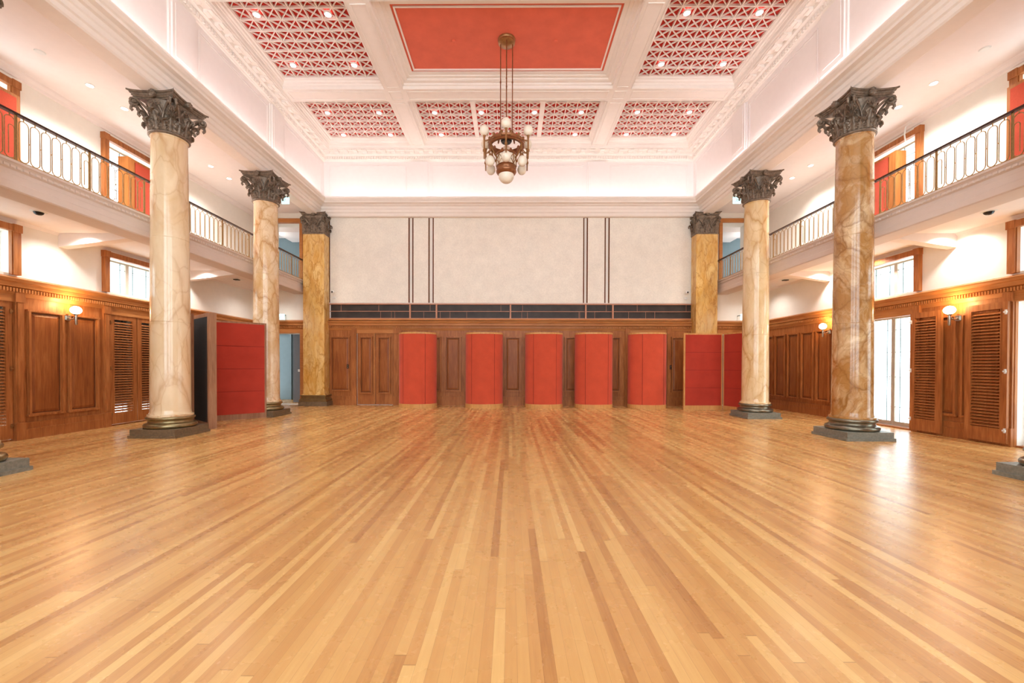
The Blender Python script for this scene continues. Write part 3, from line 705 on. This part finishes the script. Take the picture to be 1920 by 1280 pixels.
def capital(root,zb,sq=False,k=1.0,mat='bronze',H=.62):
    # everything in column-local coordinates
    def Tw(x,y,z):
        if sq:
            y=min(y,.012)
            r=math.hypot(x,y)
            if r>1e-6:
                f=1.18/max(abs(x)/r,abs(y)/r); t=max(0,min(1,(r-.28)/.15)); f=1+(f-1)*(1-t); x*=f;y*=f
        return (x*k,y*k,zb+z)
    b=MB(Tw); b.lathe([(.255,-.03),(.275,-.03),(.292,-.015),(.292,.005),(.275,.02),(.25,.022),(.242,.10),(.245,.3),(.255,.42),(.28,.48),(.29,.51),(0,.51)],n=48)
    cap=b.build('capital',mat,root,local=True)
    b=MB(Tw if not sq else (lambda x,y,z:(x*k,min(y,.012)*k,zb+z)))
    prof=[(0,.505),(.93,.505),(.94,.53),(.96,.545),(.97,.57),(1.0,.585),(1.0,.62),(0,.62)]
    n=14; outline=[]
    cr,mid=.405,.315
    for s_ in range(4):
        a=PI/2*s_
        for i in range(n+1):
            t=-1+2*i/n
            u=t*(cr-.0); v=mid+(cr-mid-.03)*abs(t)**2.2+ .0
            if abs(t)>.999: v=cr-.02
            u*= (1 if abs(t)<.999 else .95)
            x,y=v,u
            outline.append((x*math.cos(a)-y*math.sin(a),x*math.sin(a)+y*math.cos(a)))
    vs=[];N=len(outline)
    pp=[(.84,.505),(.86,.512),(.86,.528),(.90,.532),(.90,.556),(.93,.562),(.955,.58),(.955,.586),(1.02,.594),(1.02,.62)]
    for f_,z in pp: vs+=[(x*f_,y*f_,z) for x,y in outline]
    fs=[]
    for i in range(len(pp)-1):
        for j in range(N): l=(j+1)%N; fs.append((i*N+j,i*N+l,(i+1)*N+l,(i+1)*N+j))
    fs.append(tuple(range(N-1,-1,-1))); fs.append(tuple((len(pp)-1)*N+j for j in range(N)))
    b.add(vs,fs); b.build('abacus',mat,cap,local=True)
    for i in range(8):
        if sq and 0<i<4: continue
        b=MB(Tw); leafmesh(b,i*PI/4+PI/8,.262,.288,.02,.15,.040,.10,.055); b.build('acanthus_leaf',mat,cap,local=True)
        b=MB(Tw); leafmesh(b,i*PI/4,.262,.312,.02,.27,.048,.095,.055); b.build('acanthus_leaf',mat,cap,local=True)
    for i in range(4):
        back_=sq and i<2
        if not back_: b=MB(Tw); leafmesh(b,i*PI/2+PI/4,.27,.40,.14,.33,.05,.06,.045); b.build('acanthus_leaf',mat,cap,local=True)
        for da in (() if back_ else (-1,1)):
            b=MB(Tw); a0=i*PI/2+PI/4
            pts=[];rad=[]
            for t in range(10):
                q=t/9; r=.27+.165*q**1.5; z=.22+.255*q**.75; a=a0+da*(.36*(1-q)+.075)
                pts.append((r*math.cos(a),r*math.sin(a),z)); rad.append(.012+.012*q)
            cxr,cz=.452,.425
            for t in range(1,20):
                q=t/19; an=PI*.62-q*PI*3.6; rr=.062*(1-q)+.010*q
                r=cxr+rr*math.cos(an)+.0; z=cz+rr*math.sin(an)
                a=a0+da*.075
                pts.append((r*math.cos(a),r*math.sin(a),z)); rad.append(.020*(1-q*.5))
            b.tube(pts,rad,6)
            r=cxr; a=a0+da*.085; c=Vector((r*math.cos(a),r*math.sin(a),cz)); 
            nrm=Vector((-math.sin(a),math.cos(a),0))*da
            b.tube([c-nrm*.012,c+nrm*.028],[.026,.016],8)
            b.build('volute',mat,cap,local=True)
            # small inner scroll
            b=MB(Tw); pts=[]; af=i*PI/2
            for t in range(8):
                q=t/7; r=.27+.04*q; z=.28+.16*q; a=af+da*(.38-.24*q); pts.append((r*math.cos(a),r*math.sin(a),z))
            for t in range(1,12):
                q=t/11; an=PI*.5-q*PI*2.6; rr=.032*(1-q*.8); a=af+da*(.14-.0)-da*(rr*math.cos(an))/.31*1.0
                z=.42+rr*math.sin(an); r=.315; pts.append((r*math.cos(a),r*math.sin(a),z))
            b.tube(pts,.013,6); b.build('volute',mat,cap,local=True)
        if sq and i==1: continue
        b=MB(lambda x,y,z:(x*k,min(y,.012)*k if sq else y*k,zb+z)); a=i*PI/2; ca,sa=math.cos(a),math.sin(a)
        for pz,rr,dp in ((0,.03,.05),):
            c=Vector((.335*ca,.335*sa,.562)); o_=Vector((ca,sa,0)); t_=Vector((-sa,ca,0))
            b.tube([c-o_*.04,c+o_*.02,c+o_*.035],[.04,.044,.022],10)
            for q in range(8):
                an=q*PI/4; p=c+o_*.02+t_*math.cos(an)*.05+Vector((0,0,1))*math.sin(an)*.054
                b.tube([c+o_*.01,p,p+o_*.014],[.016,.02,.005],6)
        b.build('rosette',mat,cap,local=True)
    return cap
def column(loc,label,mar,base,plinth,seams,rot):
    r=thing('marble_column',(0,0,0),label,'column')
    pl=.395
    MB().box(-pl,pl,-pl,pl,0,.045).box(-pl+.02,pl-.02,-pl+.02,pl-.02,.045,.14).build('plinth',plinth,r,local=True)
    tor=lambda zc,rc,rr:[(rc+rr*math.cos(a),zc+rr*math.sin(a)) for a in [(-90+i*22.5)*PI/180 for i in range(9)]]
    prof=[(.3,.14)]+tor(.180,.335,.04)+[(.328,.225),(.315,.235),(.308,.255),(.315,.275),(.325,.28)]+tor(.307,.318,.027)+[(.28,.335)]
    MB().lathe(prof,n=56).build('base',base,r,local=True)
    sp=[(.0,.334),(.322,.334),(.325,.35),(.322,.366),(.300,.37),(.288,.40)]
    zt=5.08
    zs=sorted([.45+i*(zt-.5)/12 for i in range(13)]+[s for s in seams])
    for z in zs:
        t=(z-.4)/(zt-.4); rr=.286-.034*t**1.3
        if z in seams: sp+=[(rr,z-.006),(rr-.004,z-.002),(rr-.004,z+.002),(rr,z+.006)]
        else: sp.append((rr,z))
    sp+=[(.262,5.04),(.268,5.055),(.268,5.07),(0,5.07)]
    sh=MB().lathe(sp,n=64).build('shaft',mar,r,local=True)
    sh.rotation_euler=(0,0,rot)
    return r
cols=[((-5.85,7.1,0),'pale cream marble column with dark capital, front one on the left','mL1','bronzeg','plinthb',[1.93,3.35],0.3),
 ((-5.85,9.9,0),'amber veined marble column behind the flat red screen on the left','mL2','bronzeg','plinthb',[2.0,3.36],1.1),
 ((5.85,7.1,0),'brown veined marble column with dark capital, front one on the right','mR1','bronzes','plinthg',[1.93,3.4],2.1),
 ((5.85,9.9,0),'golden veined marble column beside the flat red screens on the right','mR2','bronzes','plinthg',[1.95,3.38],.2),
 ((-5.85,4.3,0),'column base corner showing at the left edge of the photo','mL1','bronzeg','plinthg',[1.93,3.35],2.3),
 ((5.85,4.3,0),'column base corner showing at the right edge of the photo','mR1','bronzes','plinthg',[1.93,3.4],.7)]
capsrc=None
for loc,lab,mr,bs,pl,seams,rot in cols:
    r=column(loc,lab,mr,bs,pl,seams,rot)
    if capsrc is None: capsrc=capital(r,5.085)
    else: dup(capsrc,r)
    place(r,loc)
def pier(loc,label,s_=.315):
    r=thing('marble_pier',(0,0,0),label,'column')
    MB().box(-.43,.43,-.12,.3,0,.13).build('plinth','plinthb',r,local=True)
    b=MB()
    for z0,z1,e_ in ((.13,.16,.40),(.16,.20,.41),(.20,.24,.375),(.24,.29,.355),(.29,.325,.385)): b.box(-e_,e_,-e_+.29,.3,z0,z1)
    b.build('base','bronzeg',r,local=True)
    b=MB(); b.box(-s_-.03,s_+.03,-s_+.25,.3,.325,.36)
    for z0,z1 in ((.36,1.98),(1.986,3.4),(3.406,5.12)): b.box(-s_,s_,-s_+.28,.3,z0,z1)
    b.box(-s_+.003,s_-.003,-s_+.283,.3,1.9,3.5); b.build('shaft','mP',r,local=True)
    c=capital(r,5.13,True,1.0,'bronze',.58)
    c.location=(0,.28*S,0)
    return r
p1=pier((0,0,0),'square honey marble pier against the back wall on the left'); place(p1,(-5.83,12.29,0))
p2=dup(p1); place(p2,(5.80,12.29,0),label='square honey marble pier against the back wall on the right')
# ------------------------------------------------------------ gallery balustrades
def loop(mb,y,z0,z1,w_,r=.0055,n=6,full=True):
    pts=[]
    h=w_/2
    for i in range(n+1): a=PI-i*PI/n; pts.append((0,y+h*math.cos(a),z1-h+h*math.sin(a)))
    if full:
        for i in range(n+1): a=-i*PI/n; pts.append((0,y+h*math.cos(a),z0+h+h*math.sin(a)))
        mb.tube(pts,r,5,closed=True)
    else: mb.tube([(0,y-h,z0+.05)]+pts+[(0,y+h,z0)],r,5)
P_=.1275
lp=MB(); loop(lp,0,3.785,4.305,.108); lp.tube([(0,0,4.305),(0,0,4.345)],.006,5).tube([(-.008,P_/2,4.05),(.008,P_/2,4.05)],.008,6)
inner=MB(); loop(inner,.018,3.785,4.20,.06,.005,6,False)
post=MB(); post.box(-.007,.007,-.012,-.004,3.77,4.345).box(-.007,.007,.004,.012,3.77,4.345)
secs=[(4.28,7.08,'nearest the camera'),(7.1,9.88,'between the two free columns'),(9.92,12.5,'between the rear column and the pier')]
for sx,nm_ in ((-1,'left'),(1,'right')):
    for k,(a,b,wh) in enumerate(secs):
        x=sx*6.22
        r=thing('balustrade',(x,a,0),f'gilt iron looped balustrade of the {nm_} gallery, section {wh}','railing','gallery balustrades')
        MB().box(x-.028,x+.028,a,b,4.345,4.372).build('handrail','rail',r)
        MB().box(x-.01,x+.01,a,b,3.768,3.782).build('bottom_rail','gilt',r)
        n_=int((b-a)/P_); y=a+.08; i=0
        while y<b-.05:
            o=(lp0.copy() if 'lp0' in globals() else None)
            if o is None: lp0=lp.build('loop_baluster','gilt',r,local=True); o=lp0
            else: C.objects.link(o); o.parent=r
            o.location=(0,(y-a)*S,0)
            if i%7==6:
                for src_,nmz in ((inner,'inner_loop'),(post,'post')):
                    key='k_'+nmz
                    if key not in globals(): globals()[key]=src_.build(nmz,'gilt',r,local=True); q=globals()[key]
                    else: q=globals()[key].copy(); C.objects.link(q); q.parent=r
                    q.location=(0,(y-a+(P_/2 if nmz=='post' else 0))*S,0)
                y+=.022
            y+=P_; i+=1
# red acoustic panels on the gallery in front of windows
def acoustic(T,a,b,lab,edge):
    r=thing('acoustic_panel',T((a+b)/2,.2,3.76),lab,'acoustic panel','red acoustic panels on the galleries')
    MB(T).box(a,b,.18,.26,3.76,5.32).build('frame','woodr',r)
    MB(T).box(a+.05,b-.05,.26,.272,3.83,5.27).build('fabric','red',r)
    if edge: MB(T).box(a-.14,a,.10,.30,3.76,5.30).build('edge_post','woodr',r)
acoustic(TL,8.24,9.3,'red acoustic panel with orange wood edge on the left gallery behind the front column',True)
acoustic(TL,5.2,6.34,'red acoustic panel on the left gallery at the left edge',False)
acoustic(TR,8.06,9.1,'red acoustic panel with orange wood edge on the right gallery behind the front column',True)
acoustic(TR,5.0,6.2,'red acoustic panel on the right gallery at the right edge',False)
# window stay and blind arm on right gallery
MB(TR).tube([(7.92,0,5.82),(7.92,.12,5.74),(7.92,.14,5.60),(7.92,.12,5.46)],.012,6).build('conduit_arm','white',tag=('thin white bent conduit over the right gallery window casing','conduit'))
# ------------------------------------------------------------ folding screens
def curved(seams,h=2.16,w_=1.09,d=.42):
    r=thing('curved_screen',(0,0,0),'x','screen','curved red screens along the back wall')
    def curve(off,n=40):
        o=[]
        for i in range(n+1):
            t=PI-PI*i/n; c,s_=math.cos(t),math.sin(t)
            x=(w_/2+off)*math.copysign(abs(c)**.9,c); y=-(d+off)*abs(s_)**.9
            o.append((x,y))
        return o
    def shell(o1,o2,z0,z1):
        A,B=curve(o1),curve(o2); n=len(A); m_=MB()
        vs=[(x,y,z0) for x,y in A]+[(x,y,z0) for x,y in B]+[(x,y,z1) for x,y in A]+[(x,y,z1) for x,y in B]; fs=[]
        for i in range(n-1): fs+=[(i,i+1,2*n+i+1,2*n+i),(n+i+1,n+i,3*n+i,3*n+i+1),(2*n+i,2*n+i+1,3*n+i+1,3*n+i),(i+1,i,n+i,n+i+1)]
        fs+=[(0,2*n,3*n,n),(n-1,2*n-1,4*n-1,3*n-1)]
        m_.add(vs,fs,True); return m_
    shell(0,-.05,.10,2.12).build('fabric_shell','red',r,local=True)
    shell(.006,-.056,0,.115).build('base_band','woodo',r,local=True)
    shell(.006,-.056,2.115,h).build('top_band','woodo',r,local=True)
    for s_ in seams:
        A=curve(.001,200); x,y=min(A,key=lambda p:abs(p[0]-(-w_/2+s_*w_)))
        MB().box(x-.004,x+.004,y-.002,y+.01,.11,2.12).build('seam','seam',r,local=True)
    return r
cur=[(-2.69,12.12,0,(.17,.76),'leftmost curved red screen, just right of the closed double doors'),
 (-.75,12.14,.03,(.18,.78),'second curved red screen from the left'),
 (.995,12.13,.01,(.2,.8),'middle one of the five curved red screens'),
 (2.44,12.10,.0,(.23,.82),'fourth curved red screen from the left'),
 (3.98,12.06,-.02,(.28,.85),'rightmost curved red screen, left of the flat folding screens')]
for x,y,rz,sm_,lab in cur: place(curved(sm_),(x,y,0),rz,lab)
def flat(p0,p1,lab,mat='reddk',frame='woodg',h=2.17,th=.05,front=1,edge=.04,back=None):
    a=Vector((p0[0],p0[1],0)); b=Vector((p1[0],p1[1],0)); L=(b-a).length; rz=math.atan2(b.y-a.y,b.x-a.x)
    r=thing('flat_screen',(0,0,0),lab,'screen')
    f=front
    m_=MB(); m_.box(0,edge,-th/2,th/2,0,h).box(L-edge,L,-th/2,th/2,0,h).box(0,L,-th/2,th/2,0,.12).box(0,L,-th/2,th/2,h-edge,h).box(edge,L-edge,-th/2+.01,th/2-.012,.1,h-.02)
    m_.build('frame',frame,r,local=True)
    n_=4; zz=[.12+(h-edge-.12)*i/n_ for i in range(n_+1)]
    for z0,z1 in zip(zz,zz[1:]):
        if back: MB().box(edge,L-edge,-th/2+.012,-th/2+.0,z0,z1-.001).build('lining',back,r,local=True)
        else: MB().box(edge,L-edge,-th/2-.006,-th/2+.012,z0+.001,z1-.001).build('fabric_field',mat,r,local=True)
    if not back:
        for z in zz[1:-1]: MB().box(edge,L-edge,-th/2-.0075,-th/2,z-.003,z+.003).build('seam','seam',r,local=True)
    return place(r,(a.x,a.y,0),rz)
flat((-6.55,8.66),(-5.63,9.52),'flat red screen in a greyed wood frame between the two left columns')
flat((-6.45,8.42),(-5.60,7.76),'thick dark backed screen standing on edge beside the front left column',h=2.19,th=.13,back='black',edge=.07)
flat((-6.75,8.05),(-5.95,7.72),'brown edged folding screen mostly hidden behind the front left column',h=2.17,th=.05,back='wood',edge=.05)
flat((4.84,11.56),(5.93,11.60),'flat red screen with pale wood edge in front of the right pier',frame='woodo',h=2.13)
flat((5.96,11.565),(6.42,10.5),'angled red screen leading behind the rear right column',frame='woodo',h=2.13)
# ------------------------------------------------------------ chandelier
CX,CY=-.08,8.78
ch=thing('chandelier',(CX,CY,5.07),'large brass and bronze chandelier with opal globes hanging from the red ceiling panel','chandelier')
def cm(): return MB(lambda x,y,z:(CX+x,CY+y,z))
cm().lathe([(0,8.075),(.185,8.075),(.185,8.05),(.17,8.03),(.175,8.0),(.12,7.97),(.06,7.95),(0,7.94)],n=28).build('ceiling_canopy','brass',ch)
for i in range(4):
    a=PI/4+i*PI/2-PI/4; c,s_=math.cos(a),math.sin(a)
    cm().tube([(.125*c,.125*s_,7.98),(.125*c,.125*s_,6.12)],.011,8).tube([(.125*c,.125*s_,7.2),(.125*c,.125*s_,7.17)],.016,8).tube([(.125*c,.125*s_,6.16),(.15*c,.15*s_,6.05),(.17*c,.17*s_,5.9)],[.018,.03,.014],8).build('suspension_rod','copper',ch)
cm().lathe([(0,6.08),(.09,6.08),(.11,6.04),(.12,5.95),(.10,5.92),(0,5.92)],n=20).build('central_hub','blackp',ch)
cm().lathe([(.32,5.82),(.37,5.82),(.385,5.84),(.375,5.86),(.375,5.90),(.385,5.92),(.37,5.935),(.32,5.93),(.315,5.88),(.32,5.82)],n=48,cap=False).build('ring_band','copper',ch)
for i in range(12):
    a=i*PI/6+PI/12; c,s_=math.cos(a),math.sin(a)
    cm().tube([(.36*c,.36*s_,5.93),(.365*c,.365*s_,5.97),(.36*c,.36*s_,6.0)],[.022,.03,.006],8).tube([(.388*c,.388*s_,5.88),(.40*c,.40*s_,5.88)],[.022,.01],8).build('ring_finial','brass',ch)
cm().lathe([(.21,5.66),(.222,5.665),(.222,5.64),(.205,5.63),(.205,5.40),(.215,5.385),(.205,5.37),(.20,5.33),(.215,5.32),(.215,5.30),(.20,5.27),(.165,5.24),(.16,5.24)],n=36,cap=False).build('basket','copper',ch)
cm().lathe([(.207,5.42),(.208,5.62)],n=36,cap=False).build('basket_glass','globe',ch)
for i in range(8):
    a=i*PI/4; b_=a+PI/4; z0,z1=5.41,5.63
    q=lambda t,z:(.213*math.cos(t),.213*math.sin(t),z)
    cm().tube([q(a,z0),q(a+PI/12,z0+.09),q(a+PI/8,(z0+z1)/2),q(b_-PI/12,z1-.09),q(b_,z1)],.007,5).tube([q(b_,z0),q(b_-PI/12,z0+.09),q(a+PI/8,(z0+z1)/2),q(a+PI/12,z1-.09),q(a,z1)],.007,5).tube([q(a,z0),q(a,z1+.05)],.009,6).build('basket_scroll','brass',ch)
cm().lathe([(0,5.07),(.04,5.073),(.09,5.09),(.13,5.125),(.155,5.17),(.16,5.22),(.16,5.25),(0,5.25)],n=32).build('bowl_shade','globe',ch)
for i in range(6):
    a=-PI/2+i*PI/3; c,s_=math.cos(a),math.sin(a)
    q=lambda r,z:(r*c,r*s_,z)
    arm=cm().tube([q(.52,5.92),q(.52,5.84),q(.52,5.62),q(.52,5.45)],[.028,.017,.017,.012],8).tube([q(.52,5.64),q(.52,5.60)],[.03,.03],8).tube([q(.52,5.94),q(.52,5.90)],[.042,.02],10).tube([q(.37,5.88),q(.43,5.86),q(.47,5.83),q(.52,5.82)],.012,6).tube([q(.36,5.84),q(.34,5.72),q(.27,5.60),q(.21,5.54)],[.016,.018,.02,.014],6).tube([q(.52,5.62),q(.46,5.58),q(.41,5.60),q(.37,5.66),q(.37,5.74),q(.36,5.84)],.011,6).tube([q(.385,5.60),q(.385,5.53)],[.018,.036],10).build('arm','brass',ch)
    g=lambda rr,zc,up:[(max(0,.098*math.sin(t*PI/12))*(1 if t else 0),zc-up*.108*math.cos(t*PI/12)) for t in range(13)]
    MB(lambda x,y,z:(CX+.52*c+x,CY+.52*s_+y,z)).lathe(g(.1,6.025,1),n=24).build('globe_shade','globe',arm)
    MB(lambda x,y,z:(CX+.385*c+x,CY+.385*s_+y,z)).lathe(g(.1,5.44,1),n=24).build('globe_shade','globe',arm)
# ------------------------------------------------------------ wall lamps
def sconce(T,u,lab):
    r=thing('wall_lamp',T(u,0,2.0),lab,'wall lamp')
    MB(T).box(u-.045,u+.045,.03,.055,1.98,2.07).box(u-.03,u+.03,.055,.07,1.995,2.055).build('wall_plate','chrome',r)
    MB(T).tube([(u,.06,2.03),(u,.12,2.0),(u,.17,2.02),(u,.2,2.06)],.014,8).tube([(u,.2,1.90),(u,.2,1.92),(u,.2,2.07),(u,.2,2.09)],[.014,.022,.02,.045],10).build('arm','chrome',r)
    sx,sy,_=T(u,.2,0)
    gl=MB(lambda x,y,z:(sx+x,sy+y,z)).lathe([(max(0,.078*math.sin(t*PI/12)) if 0<t<12 else 0,2.16-.07*math.cos(t*PI/12)) for t in range(13)],n=24).build('globe_shade','lamp',r)
    light('POINT','wall_lamp_bulb',(sx+(.1 if sx<0 else -.1)*-.0,sy,2.26),16,(1,.62,.28),shadow_soft_size=.05)
sconce(TL,7.20,'lit opal globe wall lamp between two panels on the left wainscot')
sconce(TR,7.02,'lit opal globe wall lamp between the open shutters on the right wall')
sconce(TR,9.84,'lit opal globe wall lamp peeking out behind the front right column')
# ------------------------------------------------------------ ceiling fittings in the aisles
def disc(name,x,y,z,r_,mat,lab,cat,group=None,rim='white'):
    t=thing(name,(x,y,z),lab,cat,group)
    MB(lambda a,b,c:(x+a,y+b,z+c)).lathe([(0,-.012),(r_*.78,-.012),(r_*.8,0),(0,.0)],n=20).build('face',mat,t)
    MB(lambda a,b,c:(x+a,y+b,z+c)).lathe([(r_*.8,-.010),(r_*.95,-.010),(r_,0),(r_*.8,.0),(r_*.8,-.010)],n=20,cap=False).build('rim',rim,t)
    return t
wh=['nearest','second','third','fourth']
for sx,nm_,X in ((-1,'left',-7.0),(1,'right',6.95)):
    disc('smoke_detector',X,6.15,5.86,.065,'white',f'round white smoke detector on the {nm_} gallery ceiling','smoke detector')
    for i,y in enumerate((6.88,7.5,9.66,10.29)):
        disc('ceiling_spotlight',X,y,5.86,.062,'down',f'small lit ceiling spotlight over the {nm_} gallery, {wh[i]} from the camera','ceiling light','gallery ceiling spotlights')
        light('SPOT','gallery_spot',(X,y,5.80),GS,(1,.95,.88),spot_size=math.radians(140),spot_blend=.9,shadow_soft_size=.06) if False else light('SPOT','gallery_spot',(X,y,5.80),130,(1,.97,.93),spot_size=math.radians(140),spot_blend=.9,shadow_soft_size=.06)
    X2=-7.3 if sx<0 else 7.38
    for i,y in enumerate((4.4,6.95,8.6,9.78,11.75)):  # lamps midway and near the doorway are added fill, hidden behind columns
        X2=(-6.95 if sx<0 else 7.0) if i==4 else X2
        if i: disc('ceiling_spotlight',X2,y,3.5,.06,'down',f'small lit spotlight under the {nm_} gallery {("","in front of the first beam","midway between the beams, added to brighten the wall","in front of the second beam","near the end doorway, added to brighten the wall")[i]}','ceiling light','spotlights under the galleries')
        light('SPOT','aisle_spot',(X2,y,3.46),75 if y<10 else 50,(1,.97,.93),spot_size=math.radians(150),spot_blend=.9,shadow_soft_size=.05)
    t=thing('dome_camera',(sx*7.04,6.15,3.5),f'black dome security camera under the {nm_} gallery','security camera')
    MB(lambda a,b,c:(sx*7.04+a,6.15+b,3.5+c)).lathe([(0,-.02),(.085,-.02),(.10,-.008),(.10,0),(0,0)],n=24).build('mount','white',t)
    MB(lambda a,b,c:(sx*7.04+a,6.15+b,3.5+c)).lathe([(0,-.065),(.03,-.06),(.05,-.045),(.06,-.02),(0,-.02)],n=24).build('dome','blackp',t)
    disc('ceiling_speaker',sx*7.33,6.62,3.5,.10,'ceil',f'flat round white speaker under the {nm_} gallery between camera and beam','speaker')
    disc('fire_sprinkler',sx*7.36,6.12,3.5,.04,'white',f'tiny white round fitting under the {nm_} gallery beside the dome camera','sprinkler')
    t=thing('ceiling_projector',(sx*7.25,10.95,3.5),f'small dark hatch fitting under the far end of the {nm_} gallery','ceiling fitting')
    MB().box(sx*7.25-.13,sx*7.25+.13,10.83,11.07,3.485,3.5).build('plate','white',t)
    MB().box(sx*7.25-.07,sx*7.25+.05,10.9,11.0,3.465,3.485).build('lens_block','blackp',t)
    # exit signs
    for z,x_,wh_ in ((2.62,6.86,'lower'),(6.0 if False else 5.74,6.5,'upper')):
        pass
def exitsign(x,y,z,lab):
    t=thing('exit_sign',(x,y,z),lab,'exit sign')
    MB().box(x-.10,x+.10,y-.012,y+.012,z,z+.17).build('lit_face','exit',t)
    m_=MB(); m_.tube([(x-.05,y-.016,z+.04),(x-.01,y-.016,z+.08),(x+.01,y-.016,z+.12)],.008,6).tube([(x-.02,y-.016,z+.12),(x+.05,y-.016,z+.09)],.006,6).tube([(x,y-.016,z+.07),(x+.04,y-.016,z+.04)],.006,6)
    m_.build('running_figure','white',t)
    if z<4: MB().box(x-.01,x+.01,y,12.66,z+.15,z+.17).build('wall_arm','blackp',t)
    else: MB().box(x-.01,x+.01,y-.006,y+.006,z+.16,5.71).build('hanger','blackp',t)
    return t
exitsign(-6.88,12.4,2.58,'small glowing blue green exit sign over the left aisle doorway')
exitsign(6.92,12.3,2.58,'small glowing blue green exit sign over the right aisle doorway')
exitsign(-5.98,11.0,5.50,'small glowing exit sign under the left gallery ceiling, beside the rear column capital')
exitsign(5.98,11.0,5.50,'small glowing exit sign under the right gallery ceiling, beside the rear column capital')
# wall cameras and switches on the back wall
for x,nm_ in ((-5.37,'left'),(5.33,'right')):
    t=thing('wall_camera',(x,12.6,3.4),f'small white security camera on the {nm_} end of the back wall cloth','security camera')
    MB().box(x-.035,x+.035,12.56,12.62,3.24,3.30).build('junction_box','white',t)
    MB(lambda a,b,c:(x+a,12.5+b,3.43+c)).lathe([(0,-.05),(.035,-.04),(.05,0),(.035,.04),(0,.05)],n=16).build('camera_head','white',t)
    MB(lambda a,b,c:(x+a,12.5+b,3.43+c)).tube([(0,-.045,-.005),(0,-.056,-.006)],[.026,.022],12).build('lens','blackp',t)
for x,nm_ in ((-4.93+.0,'left of the closed double doors'),(4.87,'between the curved and flat red screens')):
    t=thing('light_switch',(x,12.55,1.17),f'black switch plate on the wainscot {nm_}','switch')
    MB().box(x-.03,x+.03,12.545,12.6,1.12,1.24).build('plate','blackp',t)
    MB().box(x-.012,x+.012,12.538,12.546,1.14,1.17).box(x-.012,x+.012,12.538,12.546,1.19,1.22).build('button','chrome',t)
# brackets carried by the piers
for sx in (-1,1): MB().tube([(sx*5.52,12.5,5.27),(sx*5.42,12.45,5.27)],.02,8).build('wall_anchor','blackp',tag=(f'small dark anchor beside the {"left" if sx<0 else "right"} pier capital','anchor'))
